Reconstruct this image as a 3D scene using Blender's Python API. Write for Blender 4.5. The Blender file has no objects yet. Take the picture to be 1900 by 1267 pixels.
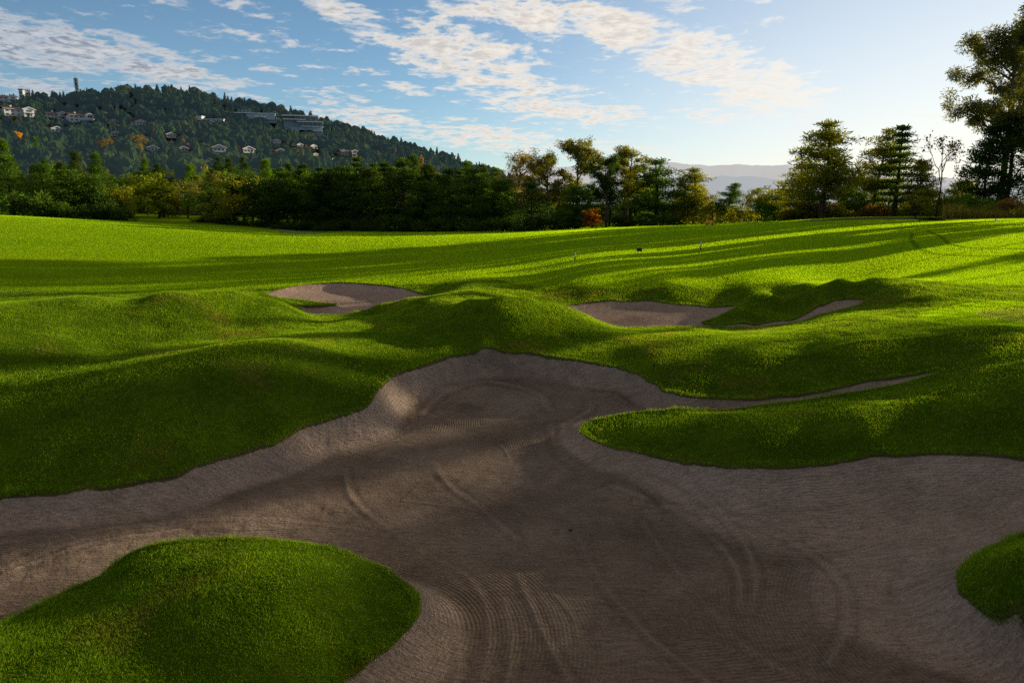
DETAIL, BLADES, DENOISE, SKY, REPORT, FOREST, SLOPE = True, 1.0, False, 0.15, False, True, 190
import bpy, math, random
import numpy as np

scene = bpy.context.scene
COL = scene.collection
R = math.radians

# ------------------------------------------------------------------ camera
W0, H0, FPX = 1900.0, 1267.0, 1267.0
HC = 4.5                                     # eye height above the bunker floor
PITCH = math.atan((633.5 - 372.0) / FPX)     # looking slightly down
CP, SP = math.cos(PITCH), math.sin(PITCH)
SUN_AZ, SUN_EL = R(60.0), R(11.0)            # azimuth right of the view axis, elevation

cam_data = bpy.data.cameras.new("camera")
cam_data.sensor_width = 36.0
cam_data.lens = 36.0 * FPX / W0
cam_data.clip_start = 0.1
cam_data.clip_end = 60000.0
cam = bpy.data.objects.new("camera", cam_data)
COL.objects.link(cam)
cam.location = (0, 0, HC)
cam.rotation_euler = (math.pi / 2 - PITCH, 0, 0)
scene.camera = cam

scene.view_settings.view_transform = 'Standard'
scene.view_settings.look = 'None'
scene.view_settings.exposure = 0
scene.view_settings.gamma = 1
scene.render.engine = 'CYCLES'
scene.cycles.max_bounces = 6
scene.cycles.diffuse_bounces = 3
scene.cycles.glossy_bounces = 2
scene.cycles.transmission_bounces = 3
scene.cycles.transparent_max_bounces = 6
scene.cycles.use_denoising = DENOISE


def ray(u, v):
    """world direction through the photograph's point (u, v)"""
    a = (u - W0 / 2) / FPX
    b = (H0 / 2 - v) / FPX
    return np.array([a, CP + b * SP, -SP + b * CP])


def at_z(u, v, z):
    d = ray(u, v)
    t = (z - HC) / d[2]
    return np.array([d[0] * t, d[1] * t, z])


def at_y(u, v, y):
    d = ray(u, v)
    t = y / d[1]
    return np.array([d[0] * t, y, HC + d[2] * t])


def sky_xz(u, v):
    d = ray(u, v)
    return d[0] / d[1], d[2] / d[1]


# ------------------------------------------------------------------ object helpers
def tag(o, label=None, cat=None, group=None, kind=None):
    if label: o['label'] = label
    if cat: o['category'] = cat
    if group: o['group'] = group
    if kind: o['kind'] = kind
    return o


def mesh_np(name, verts, faces, mats, face_mat=None, smooth=False, attrs=None, fattrs=None):
    """faces: (n,3) or (n,4) int array, or list of such arrays"""
    me = bpy.data.meshes.new(name)
    if not isinstance(faces, (list, tuple)):
        faces = [faces]
    faces = [np.asarray(f, dtype=np.int32) for f in faces if len(f)]
    nv = len(verts)
    me.vertices.add(nv)
    me.vertices.foreach_set('co', np.asarray(verts, dtype=np.float32).ravel())
    loops = np.concatenate([f.ravel() for f in faces]) if faces else np.zeros(0, np.int32)
    tot = np.concatenate([np.full(len(f), f.shape[1], np.int32) for f in faces]) if faces else np.zeros(0, np.int32)
    start = np.concatenate([[0], np.cumsum(tot)[:-1]]).astype(np.int32)
    me.loops.add(len(loops))
    me.loops.foreach_set('vertex_index', loops)
    me.polygons.add(len(tot))
    me.polygons.foreach_set('loop_start', start)
    me.polygons.foreach_set('loop_total', tot)
    if face_mat is not None:
        me.polygons.foreach_set('material_index', np.asarray(face_mat, dtype=np.int32))
    me.polygons.foreach_set('use_smooth', np.full(len(tot), bool(smooth)))
    me.update(calc_edges=True)
    if attrs:
        for k, a in attrs.items():
            at = me.attributes.new(k, 'FLOAT', 'POINT')
            at.data.foreach_set('value', np.asarray(a, dtype=np.float32))
    if fattrs:
        for k, a in fattrs.items():
            at = me.attributes.new(k, 'FLOAT', 'FACE')
            at.data.foreach_set('value', np.asarray(a, dtype=np.float32))
    for m in (mats if isinstance(mats, (list, tuple)) else [mats]):
        me.materials.append(m)
    return me


def link(name, me, parent=None, loc=None, rz=0.0, scale=None):
    o = bpy.data.objects.new(name, me)
    COL.objects.link(o)
    if parent is not None:
        o.parent = parent
    if loc is not None:
        o.location = [float(c) for c in loc]
    if rz:
        o.rotation_euler = (0, 0, rz)
    if scale is not None:
        o.scale = scale if isinstance(scale, (tuple, list)) else (scale,) * 3
    return o


# ------------------------------------------------------------------ numpy noise
def _hash2(ix, iy, seed):
    h = (ix.astype(np.int64) * 374761393 + iy.astype(np.int64) * 668265263 + seed * 974634777) & 0x7fffffff
    h = ((h ^ (h >> 13)) * 1274126177) & 0x7fffffff
    h = (h ^ (h >> 16)) & 0xffff
    return h / 65535.0


def vnoise(x, y, seed=0):
    ix, iy = np.floor(x), np.floor(y)
    fx, fy = x - ix, y - iy
    fx = fx * fx * fx * (fx * (fx * 6 - 15) + 10)
    fy = fy * fy * fy * (fy * (fy * 6 - 15) + 10)
    a = _hash2(ix, iy, seed); b = _hash2(ix + 1, iy, seed)
    c = _hash2(ix, iy + 1, seed); d = _hash2(ix + 1, iy + 1, seed)
    return (a + (b - a) * fx) * (1 - fy) + (c + (d - c) * fx) * fy - 0.5


def fbm(x, y, seed=0, octaves=4, gain=0.5):
    s, amp = 0.0, 1.0
    for k in range(octaves):
        s = s + amp * vnoise(x * 2.0 ** k + 17.3 * k, y * 2.0 ** k - 9.1 * k, seed + k)
        amp *= gain
    return s


def smooth01(t):
    t = np.clip(t, 0, 1)
    return t * t * (3 - 2 * t)


# ------------------------------------------------------------------ node helpers
class NT:
    def __init__(self, tree):
        self.t = tree
        tree.nodes.clear()

    def n(self, kind, ins=None, **props):
        nd = self.t.nodes.new(kind)
        for k, v in props.items():
            setattr(nd, k, v)
        if ins:
            for k, v in ins.items():
                self.set(nd, k, v)
        return nd

    def set(self, nd, k, v):
        sock = nd.inputs[k]
        if hasattr(v, 'is_output') or isinstance(v, bpy.types.NodeSocket):
            self.t.links.new(v, sock)
        elif isinstance(v, bpy.types.Node):
            self.t.links.new(v.outputs[0], sock)
        else:
            if isinstance(v, (tuple, list)) and len(v) == 3 and sock.type == 'RGBA':
                v = (*v, 1.0)
            sock.default_value = v

    def m(self, op, a, b=None, c=None, clamp=False):
        nd = self.t.nodes.new('ShaderNodeMath')
        nd.operation = op
        nd.use_clamp = clamp
        for i, v in enumerate((a, b, c)):
            if v is not None:
                self.set(nd, i, v)
        return nd.outputs[0]

    def vm(self, op, a, b=None, scale=None):
        nd = self.t.nodes.new('ShaderNodeVectorMath')
        nd.operation = op
        self.set(nd, 0, a)
        if b is not None: self.set(nd, 1, b)
        if scale is not None: self.set(nd, 'Scale', scale)
        return nd.outputs[1] if op in ('DOT_PRODUCT', 'LENGTH') else nd.outputs[0]

    def mix(self, fac, a, b, blend='MIX'):
        nd = self.t.nodes.new('ShaderNodeMix')
        nd.data_type = 'RGBA'
        nd.blend_type = blend
        self.set(nd, 0, fac)
        self.set(nd, 6, a)
        self.set(nd, 7, b)
        return nd.outputs[2]

    def noise(self, vec, scale, detail=4, rough=0.55, dist=0.0, dims='3D'):
        nd = self.t.nodes.new('ShaderNodeTexNoise')
        nd.noise_dimensions = dims
        if vec is not None: self.set(nd, 'Vector', vec)
        self.set(nd, 'Scale', scale)
        self.set(nd, 'Detail', detail)
        self.set(nd, 'Roughness', rough)
        self.set(nd, 'Distortion', dist)
        return nd

    def ramp(self, fac, stops, interp='LINEAR'):
        nd = self.t.nodes.new('ShaderNodeValToRGB')
        nd.color_ramp.interpolation = interp
        e = nd.color_ramp.elements
        while len(e) > 1: e.remove(e[-1])
        for i, (p, c) in enumerate(stops):
            el = e[0] if i == 0 else e.new(p)
            el.position = p
            el.color = (*c, 1.0) if len(c) == 3 else c
        self.set(nd, 0, fac)
        return nd.outputs[0]

    def rng(self, v, a, b, c=0.0, d=1.0, smooth=True):
        nd = self.t.nodes.new('ShaderNodeMapRange')
        nd.interpolation_type = 'SMOOTHSTEP' if smooth else 'LINEAR'
        nd.clamp = True if not smooth else nd.clamp
        for i, x in enumerate((v, a, b, c, d)):
            self.set(nd, i, x)
        return nd.outputs[0]

    def attr(self, name):
        nd = self.t.nodes.new('ShaderNodeAttribute')
        nd.attribute_name = name
        return nd.outputs['Fac']

    def out(self, shader, world=False):
        nd = self.t.nodes.new('ShaderNodeOutputWorld' if world else 'ShaderNodeOutputMaterial')
        self.set(nd, 'Surface', shader)
        return nd


def new_mat(name):
    m = bpy.data.materials.new(name)
    m.use_nodes = True
    return m, NT(m.node_tree)


# ------------------------------------------------------------------ sun and sky
SUN_DIR = np.array([math.sin(SUN_AZ) * math.cos(SUN_EL), math.cos(SUN_AZ) * math.cos(SUN_EL), math.sin(SUN_EL)])
sun_data = bpy.data.lights.new("sun", 'SUN')
sun_data.energy = 5.0
sun_data.angle = R(0.53)
sun_data.color = (1.0, 0.85, 0.61)
sun = bpy.data.objects.new("sun", sun_data)
COL.objects.link(sun)
sun.location = (60, 40, 30)
from mathutils import Vector
sun.rotation_euler = Vector((-SUN_DIR[0], -SUN_DIR[1], -SUN_DIR[2])).to_track_quat('-Z', 'Y').to_euler()
# ------------------------------------------------------------------ the lie of the land
# every row: photograph point (u, v) and the height z of the ground there; unprojected once, then it is plain 3-D
T = [
 # near-left mound
 (430,1070,.92),(300,1150,.82),(500,1150,.84),(620,1120,.72),(100,1200,.75),(300,1267,.75),(600,1240,.52),(550,1300,.6),
 # peninsula on the right
 (1200,800,.55),(1400,792,.98),(1600,775,1.15),(1800,745,1.4),(1900,722,1.6),(1300,800,.8),
 # corner mound, right
 (1900,1080,.9),(2100,1080,1.3),(2100,1000,1.3),
 # left mass: lit crest above a dark face
 (-150,800,1.1),(100,765,1.17),(250,715,1.38),(400,688,1.47),(520,672,1.4),(600,668,1.18),(650,690,.95),(480,750,.95),(250,830,.78),
 # lit hollow behind it
 (0,680,1.15),(200,650,1.0),(400,625,.95),(560,612,.92),(750,630,.95),(700,655,.95),
 # second mound on the left
 (-200,575,1.8),(0,565,1.8),(150,552,1.78),(300,542,1.78),(440,541,1.62),(510,553,1.25),(560,580,.85),(100,620,1.35),(300,600,1.25),(450,590,1.1),
 # hollow behind it and fairway edge
 (300,522,.85),(100,530,.95),(450,525,.8),(0,520,1.1),
 # central mound
 (930,550,1.8),(985,554,1.73),(1040,566,1.5),(1090,585,1.0),(870,554,1.7),(800,566,1.36),(730,582,1.0),(660,590,.85),(900,600,1.3),(1000,600,1.25),(900,640,1.0),(1050,625,.95),(800,610,1.05),
 # ridge between it and the far-left bunker
 (880,541,1.35),(820,546,1.25),(760,553,1.1),(705,566,.9),
 # hump behind, fairway lip
 (870,523,1.2),(950,521,1.15),(1000,541,1.0),(780,522,1.0),(660,519,.95),
 (1100,536,1.2),(1250,533,1.3),(1400,527,1.4),(1480,523,1.5),
 # mound on the right of the right-hand bunker
 (1380,567,1.06),(1430,548,1.35),(1500,527,1.69),(1560,518,1.84),(1620,518,1.88),(1690,526,1.85),(1450,575,.96),(1500,550,1.35),(1540,540,1.49),
 # fairway
 (1250,500,1.4),(1250,460,1.7),(1260,421,2.25),(1600,405,2.9),(1750,408,2.9),(1900,412,2.9),(1480,411,2.6),(1400,420,2.3),(1330,423,2.2),(1100,429,1.8),(950,437,1.3),(850,439,1.1),(700,440,1.0),
 (600,438,1.1),(480,433,1.3),(300,418,1.8),(150,409,2.4),(0,401,2.9),(-200,392,3.4),
 (0,470,1.6),(300,470,1.2),(600,470,.9),(600,500,.8),(900,470,1.1),(900,500,1.0),(1500,480,1.9),(1500,440,2.3),(1800,480,2.0),(1800,440,2.45),(2100,480,2.2),(2200,430,2.8),
 # land in front of the right-hand bunker, green
 (1300,612,.88),(1450,610,.95),(1600,585,1.4),(1700,560,1.55),(1870,590,1.65),(1900,550,1.75),(2100,570,1.8),(1200,622,.95),(1160,612,.8),
 (1200,650,.98),(1400,650,1.1),(1600,630,1.4),(1850,612,1.75),(1400,690,.85),(1600,675,1.2),(1850,690,1.6),(1300,700,.75),(2100,650,1.9),
 (2200,760,1.9),(2300,900,1.7),
]
TW = [  # world points: ground under the camera, beyond the frame, beyond the fairway
 (0,0,2.7),(-5,0,2.6),(5,0,2.7),(0,2.4,1.2),(-6,3,1.3),(6,3,1.4),(-12,6,1.3),(12,6,1.9),(14,12,2.1),(-13,14,1.6),(-16,20.5,1.3),(-19,24,1.0),(-24,30,1.2),(-14.5,21,1.42),(-14.5,24,1.0),(-11.2,21.3,1.5),(-12,24,1.05),(-8.6,21.5,1.45),(-9.3,24,1.0),
 (-.3,20.3,1.5),(.7,20.4,1.45),(-1.3,20.5,1.45),(0,22,1.1),(9.4,24,1.2),(10.9,24.4,1.45),(12.2,24.8,1.5),(13.2,25,1.5),
 (-40,50,2.4),(-70,70,4.0),(-56.5,108,1.45),(-56,128,1.2),(-27,88,.55),(-80,110,2.4),(-30,105,.6),(0,100,.4),(0,120,.2),(25,105,.8),(50,100,2.0),(75,100,2.2),(-50,100,1.4),
 (30,28,2.3),(45,35,2.5),(60,50,2.6),(80,60,2.6),(60,20,2.4),(35,8,2.2),(-30,10,2.0),(-50,30,2.6),(110,90,2.0),(-110,90,4.5),(-30,140,0.),(40,140,.0),(110,140,.0),(-110,140,4.),
]
BED = [  # (u, v, z of turf lip) bunker outlines, in order
 ("large winding raked sand bunker in the foreground", [
  (-300,925,.5),(-100,922,.47),(0,920,.46),(100,915,.46),(200,905,.46),(270,895,.46),(330,882,.47),(380,862,.48),(450,838,.5),(520,815,.53),(570,790,.56),(620,772,.6),(670,755,.65),
  (693,738,.7),(703,718,.73),(720,702,.76),(745,689,.78),(790,675,.8),(830,662,.83),(880,653,.85),(930,651,.86),(990,655,.85),(1050,664,.82),(1110,675,.78),(1150,682,.74),(1185,692,.69),
  (1205,705,.65),(1230,721,.6),(1270,733,.56),(1330,737,.56),(1400,737,.62),(1470,732,.7),(1540,721,.82),(1600,709,.96),(1650,699,1.08),(1700,691,1.18),(1737,689,1.25),
  (1735,693,1.24),(1700,701,1.15),(1640,714,1.0),(1560,729,.82),(1500,739,.72),(1430,748,.64),(1360,755,.58),(1300,757,.53),(1220,760,.46),(1150,768,.38),(1100,780,.33),(1078,794,.3),(1090,808,.32),
  (1130,825,.36),(1200,840,.43),(1270,857,.5),(1350,866,.57),(1430,868,.63),(1520,862,.7),(1590,852,.76),(1660,845,.82),(1740,843,.88),(1800,845,.93),(1900,851,1.0),(2050,862,1.1),(2180,900,1.1),
  (2120,950,1.0),(2000,962,.85),(1900,985,.7),(1850,1005,.62),(1800,1035,.55),(1778,1062,.5),(1782,1088,.48),(1800,1104,.48),(1830,1130,.48),(1870,1150,.48),(1900,1165,.48),(2050,1250,.5),
  (2000,1400,.6),(1700,1480,.7),(1300,1500,.75),(900,1500,.75),(650,1420,.6),(618,1330,.45),(630,1268,.36),(668,1240,.34),(690,1222,.34),(716,1205,.34),(740,1181,.34),(757,1159,.35),(775,1135,.36),(779,1110,.37),
  (770,1089,.39),(740,1065,.43),(700,1041,.49),(640,1018,.58),(560,1000,.68),(470,993,.74),(380,996,.74),(300,1006,.7),(240,1026,.62),(214,1042,.56),(204,1052,.52),(190,1063,.5),(110,1096,.47),(60,1126,.47),(0,1158,.5),(-100,1205,.55),
  (-350,1220,.7),(-450,1050,.6)]),
 ("far sand bunker half in shade, behind the mounds at centre left", [
  (494,545,.8),(520,537,.78),(560,530,.74),(610,527,.72),(660,528,.72),(720,532,.74),(770,541,.78),(806,550,.82),(780,555,.86),(740,560,.86),(700,566,.82),(672,574,.76),(655,580,.72),(690,584,.64),(640,584,.64),(572,583,.66),(556,572,.72),(552,566,.75),
  (590,567,.74),(618,566.5,.74),(622,564.5,.74),(600,561,.76),(560,556,.8),(525,552,.84)]),
 ("sand bunker with a sunlit patch between two grassy mounds", [
  (1040,568,.9),(1100,561,.9),(1180,559,.9),(1250,564,.88),(1320,568,.88),(1372,566,.95),(1340,581,.82),(1300,598,.68),(1340,602,.66),(1400,603,.66),(1460,596,.78),(1500,580,.95),(1540,563,1.18),(1562,557,1.26),(1602,556,1.32),
  (1598,561,1.28),(1560,573,1.16),(1510,587,.98),(1465,600,.8),(1400,607,.68),(1300,606,.62),(1200,606.5,.6),(1142,605.5,.6),(1100,592,.75),(1060,578,.85)]),
]
FLOOR = [(800,1200,.0),(1300,1100,.0),(1000,900,.04),(300,965,.1),(0,1050,.14),(900,750,.14),(930,700,.3),(1200,750,.28),(1400,746,.45),(1600,712,.85),(1700,697,1.15),(1700,1200,.02),(1560,1000,.06),(1950,930,.6),(1500,905,.2),(-200,1000,.2),(100,1080,.2),
         (640,550,.42),(600,575,.45),(740,545,.5),(530,543,.6),(1200,588,.66),(1120,585,.68),(1270,590,.66),(1340,578,.74),(1560,562,1.15),(1400,605,.5)]


def tps_fit(P, z, lam=1e-3):
    n = len(P)
    d2 = ((P[:, None] - P[None]) ** 2).sum(-1)
    K = 0.5 * d2 * np.log(d2 + 1e-12) + np.diag(np.broadcast_to(lam, (n,)))
    A = np.zeros((n + 3, n + 3))
    A[:n, :n] = K
    A[:n, n] = 1; A[:n, n + 1:] = P
    A[n, :n] = 1; A[n + 1:, :n] = P.T
    return np.linalg.solve(A, np.concatenate([z, np.zeros(3)]))


def tps_eval(P, w, Q):
    out = np.empty(len(Q))
    n = len(P)
    for s in range(0, len(Q), 40000):
        q = Q[s:s + 40000]
        d2 = (q[:, :1] - P[None, :, 0]) ** 2 + (q[:, 1:2] - P[None, :, 1]) ** 2
        K = 0.5 * d2 * np.log(d2 + 1e-12)
        out[s:s + 40000] = K @ w[:n] + w[n] + q @ w[n + 1:]
    return out


# work in a log-stretched plane so that near detail and the far fairway get equal weight
def warp(Q):
    r = np.hypot(Q[:, 0], Q[:, 1] + 6.0)
    k = np.log(r / 6.0 + 1e-9) * 6.0
    return np.stack([Q[:, 0] / r * (k + 6), (Q[:, 1] + 6) / r * (k + 6)], 1)


_pts = [at_z(*p) for p in T] + [np.array(p, float) for p in TW]
for _, poly in BED:
    _pts += [at_z(*p) for p in poly]
_pts = np.array(_pts)
_PW = warp(_pts[:, :2])
_WT = tps_fit(_PW, _pts[:, 2], np.where((_pts[:, 1] > 28.5) & (_pts[:, 1] < 63), 1.6, np.where(_pts[:, 1] >= 63, .05, 6e-3)))
_fp = np.array([at_z(*p) for p in FLOOR])
_FW = warp(_fp[:, :2])
_WF = tps_fit(_FW, _fp[:, 2], 5e-2)


if REPORT:
    _names = [tuple(p) for p in T] + [tuple(p) for p in TW] + [tuple(p) for _, q in BED for p in q]
    _r = tps_eval(_PW, _WT, _PW) - _pts[:, 2]
    for _i in np.argsort(-np.abs(_r))[:25]: print('res', round(float(_r[_i]), 3), _names[_i], _pts[_i].round(2))


def fair_mask(Q):
    x, y = Q[:, 0], Q[:, 1]
    lim = np.interp(x, [-60, -14, -8, -1, 3, 8, 11, 14, 18, 24, 60], [24, 27.5, 30.5, 29.0, 25.8, 25.6, 25.2, 22.5, 20.5, 20, 20])
    return smooth01((y - lim + .4 * fbm(x * .3, y * .3, 4, 2)) / 1.2)


def turf_z(Q):
    z = tps_eval(_PW, _WT, warp(Q))
    near = np.clip(1.4 - Q[:, 1] / 60.0, 0.15, 1) * (1 - .75 * fair_mask(Q))
    return z + (.03 + .035 * smooth01((16 - Q[:, 1]) / 5)) * near * fbm(Q[:, 0] * .45, Q[:, 1] * .45, 3, 3) + 0.028 * near * fbm(Q[:, 0] * 1.9, Q[:, 1] * 1.9, 8, 3)


def catmull(P, k=6):
    n = len(P)
    out = []
    for i in range(n):
        p0, p1, p2, p3 = P[i - 1], P[i], P[(i + 1) % n], P[(i + 2) % n]
        # centripetal-ish: limit overshoot by plain Catmull-Rom with tension
        for j in range(k):
            t = j / k
            out.append(0.5 * ((2 * p1) + (-p0 + p2) * t + (2 * p0 - 5 * p1 + 4 * p2 - p3) * t * t + (-p0 + 3 * p1 - 3 * p2 + p3) * t ** 3))
    return np.array(out)


BEDS = []
for lab, poly in BED:
    P = np.array([at_z(*p)[:2] for p in poly])
    BEDS.append(catmull(P, 5))


def sdf_poly(P, Q):
    """signed distance, positive inside"""
    A = P; B = np.roll(P, -1, 0)
    E = B - A
    L2 = (E ** 2).sum(1) + 1e-12
    out = np.empty(len(Q))
    for s in range(0, len(Q), 6000):
        q = Q[s:s + 6000]
        dx = q[:, None, 0] - A[None, :, 0]; dy = q[:, None, 1] - A[None, :, 1]
        t = np.clip((dx * E[:, 0] + dy * E[:, 1]) / L2, 0, 1)
        d = np.sqrt(((dx - t * E[:, 0]) ** 2 + (dy - t * E[:, 1]) ** 2).min(1))
        c = (A[None, :, 1] > q[:, None, 1]) != (B[None, :, 1] > q[:, None, 1])
        xi = A[None, :, 0] + (q[:, None, 1] - A[None, :, 1]) / np.where(E[:, 1] == 0, 1e-9, E[:, 1]) * E[:, 0]
        ins = ((c & (q[:, None, 0] < xi)).sum(1) % 2) == 1
        out[s:s + 6000] = np.where(ins, d, -d)
    return out


class Field:
    """a bunker's signed distance on a raster, looked up bilinearly"""
    def __init__(self, P, step):
        self.lo = P.min(0) - 2.0
        hi = P.max(0) + 2.0
        self.n = np.ceil((hi - self.lo) / step).astype(int) + 1
        self.step = step
        gx, gy = np.meshgrid(self.lo[0] + step * np.arange(self.n[0]), self.lo[1] + step * np.arange(self.n[1]), indexing='ij')
        Q = np.stack([gx.ravel(), gy.ravel()], 1)
        self.d = sdf_poly(P, Q).reshape(gx.shape)
        self.hi = hi

    def __call__(self, Q):
        g = (Q - self.lo) / self.step
        ok = (g[:, 0] >= 0) & (g[:, 1] >= 0) & (g[:, 0] < self.n[0] - 1) & (g[:, 1] < self.n[1] - 1)
        out = np.full(len(Q), -2.0)
        g = g[ok]
        i = g.astype(int); f = g - i
        d = self.d
        a = d[i[:, 0], i[:, 1]]; b = d[i[:, 0] + 1, i[:, 1]]; c = d[i[:, 0], i[:, 1] + 1]; e = d[i[:, 0] + 1, i[:, 1] + 1]
        out[ok] = (a * (1 - f[:, 0]) + b * f[:, 0]) * (1 - f[:, 1]) + (c * (1 - f[:, 0]) + e * f[:, 0]) * f[:, 1]
        return out


FIELDS = [Field(BEDS[0], .05), Field(BEDS[1], .08), Field(BEDS[2], .08)]


def edge_wobble(Q):
    return (0.034 * fbm(Q[:, 0] * 2.6, Q[:, 1] * 2.6, 21, 3) + .02 * fbm(Q[:, 0] * 11, Q[:, 1] * 11, 23, 3)) * np.clip(Q[:, 1] / 9.0, .6, 2)


def bed_sdf(k, Q):
    return FIELDS[k](Q) + edge_wobble(Q)


def all_sdf(Q):
    return np.max([bed_sdf(k, Q) for k in range(3)], 0)


def sand_z(Q, d, zt):
    zf = tps_eval(_FW, _WF, warp(Q))
    # width of the bank: broad on the right-hand side of the big bunker, tight elsewhere
    bw = 0.62 + 1.28 * smooth01((Q[:, 0] - 1.2) / 2.5) * smooth01((10.2 - Q[:, 1]) / 1.5) * smooth01((Q[:, 1] - 5.5) / 1.5)
    bw = np.where(Q[:, 1] > 19, 1.1, bw)
    t = np.clip(d / bw, 0, 1)
    s = 1 - (1 - t) ** np.where((Q[:, 0] > 1.5) & (Q[:, 1] < 11), 1.3, 1.9)
    lip = 0.034 + 0.05 * np.clip(fbm(Q[:, 0] * 1.1, Q[:, 1] * 1.1, 5, 3), -.35, .6)
    z = (zt - lip) * (1 - s) + zf * s
    # churned, trodden lumps and soft undulation of the sand
    z = z + 0.03 * fbm(Q[:, 0] * 1.1, Q[:, 1] * 1.1, 31, 3) * t
    return z


# ------------------------------------------------------------------ ground meshes
def fan_grid(y0, y1, ny, a0, a1, na):
    ys = y0 * (y1 / y0) ** (np.arange(ny) / (ny - 1))
    tx = np.linspace(a0, a1, na)
    X = tx[None, :] * ys[:, None]
    Y = np.broadcast_to(ys[:, None], X.shape)
    return np.stack([X.ravel(), Y.ravel()], 1)


def grid_faces(ny, na):
    i = np.arange(ny - 1)[:, None] * na + np.arange(na - 1)[None]
    i = i.ravel()
    return np.stack([i, i + 1, i + 1 + na, i + na], 1)
# ------------------------------------------------------------------ materials of the ground
def turf_colour(nt, pos, fair_attr):
    pos = nt.vm('ADD', pos, (7.3, 3.1, 0.0))
    big = nt.noise(pos, .16, 3, .55).outputs['Fac']
    mid = nt.noise(pos, .9, 4, .6).outputs['Fac']
    rough = nt.mix(nt.rng(mid, .3, .72), (.060, .122, .005), (.120, .200, .007))
    rough = nt.mix(nt.rng(nt.noise(pos, .55, 5, .65).outputs['Fac'], .54, .74), rough, (.150, .140, .026))
    rough = nt.mix(nt.rng(nt.noise(pos, 2.3, 4, .7).outputs['Fac'], .6, .75, 0, .7), rough, (.030, .075, .004))
    fair = nt.mix(nt.rng(big, .3, .7), (.168, .296, .005), (.212, .335, .006))
    return nt.mix(fair_attr, rough, fair)


def make_turf():
    m, nt = new_mat("turf")
    pos = nt.n('ShaderNodeNewGeometry').outputs['Position']
    fine = nt.noise(pos, 9.0, 4, .7).outputs['Fac']
    c = turf_colour(nt, pos, nt.attr('fair'))
    c = nt.mix(nt.m('MULTIPLY', nt.rng(fine, .3, .7, .6, .2), nt.m('SUBTRACT', 1.0, nt.m('MULTIPLY', nt.attr('fair'), .85))), c, (.02, .04, .003))
    c = nt.mix(nt.attr('green'), c, (.17, .25, .03))
    c = nt.mix(nt.attr('dirt'), c, nt.mix(fine, (.10, .07, .055), (.19, .14, .11)))
    c = nt.mix(nt.m('MULTIPLY', nt.attr('lip'), .7), c, (.16, .115, .07))
    bump = nt.n('ShaderNodeBump', {'Strength': .6, 'Distance': .03, 'Height': fine})
    nt.out(nt.n('ShaderNodeBsdfDiffuse', {'Color': c, 'Normal': bump}))
    return m


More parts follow.
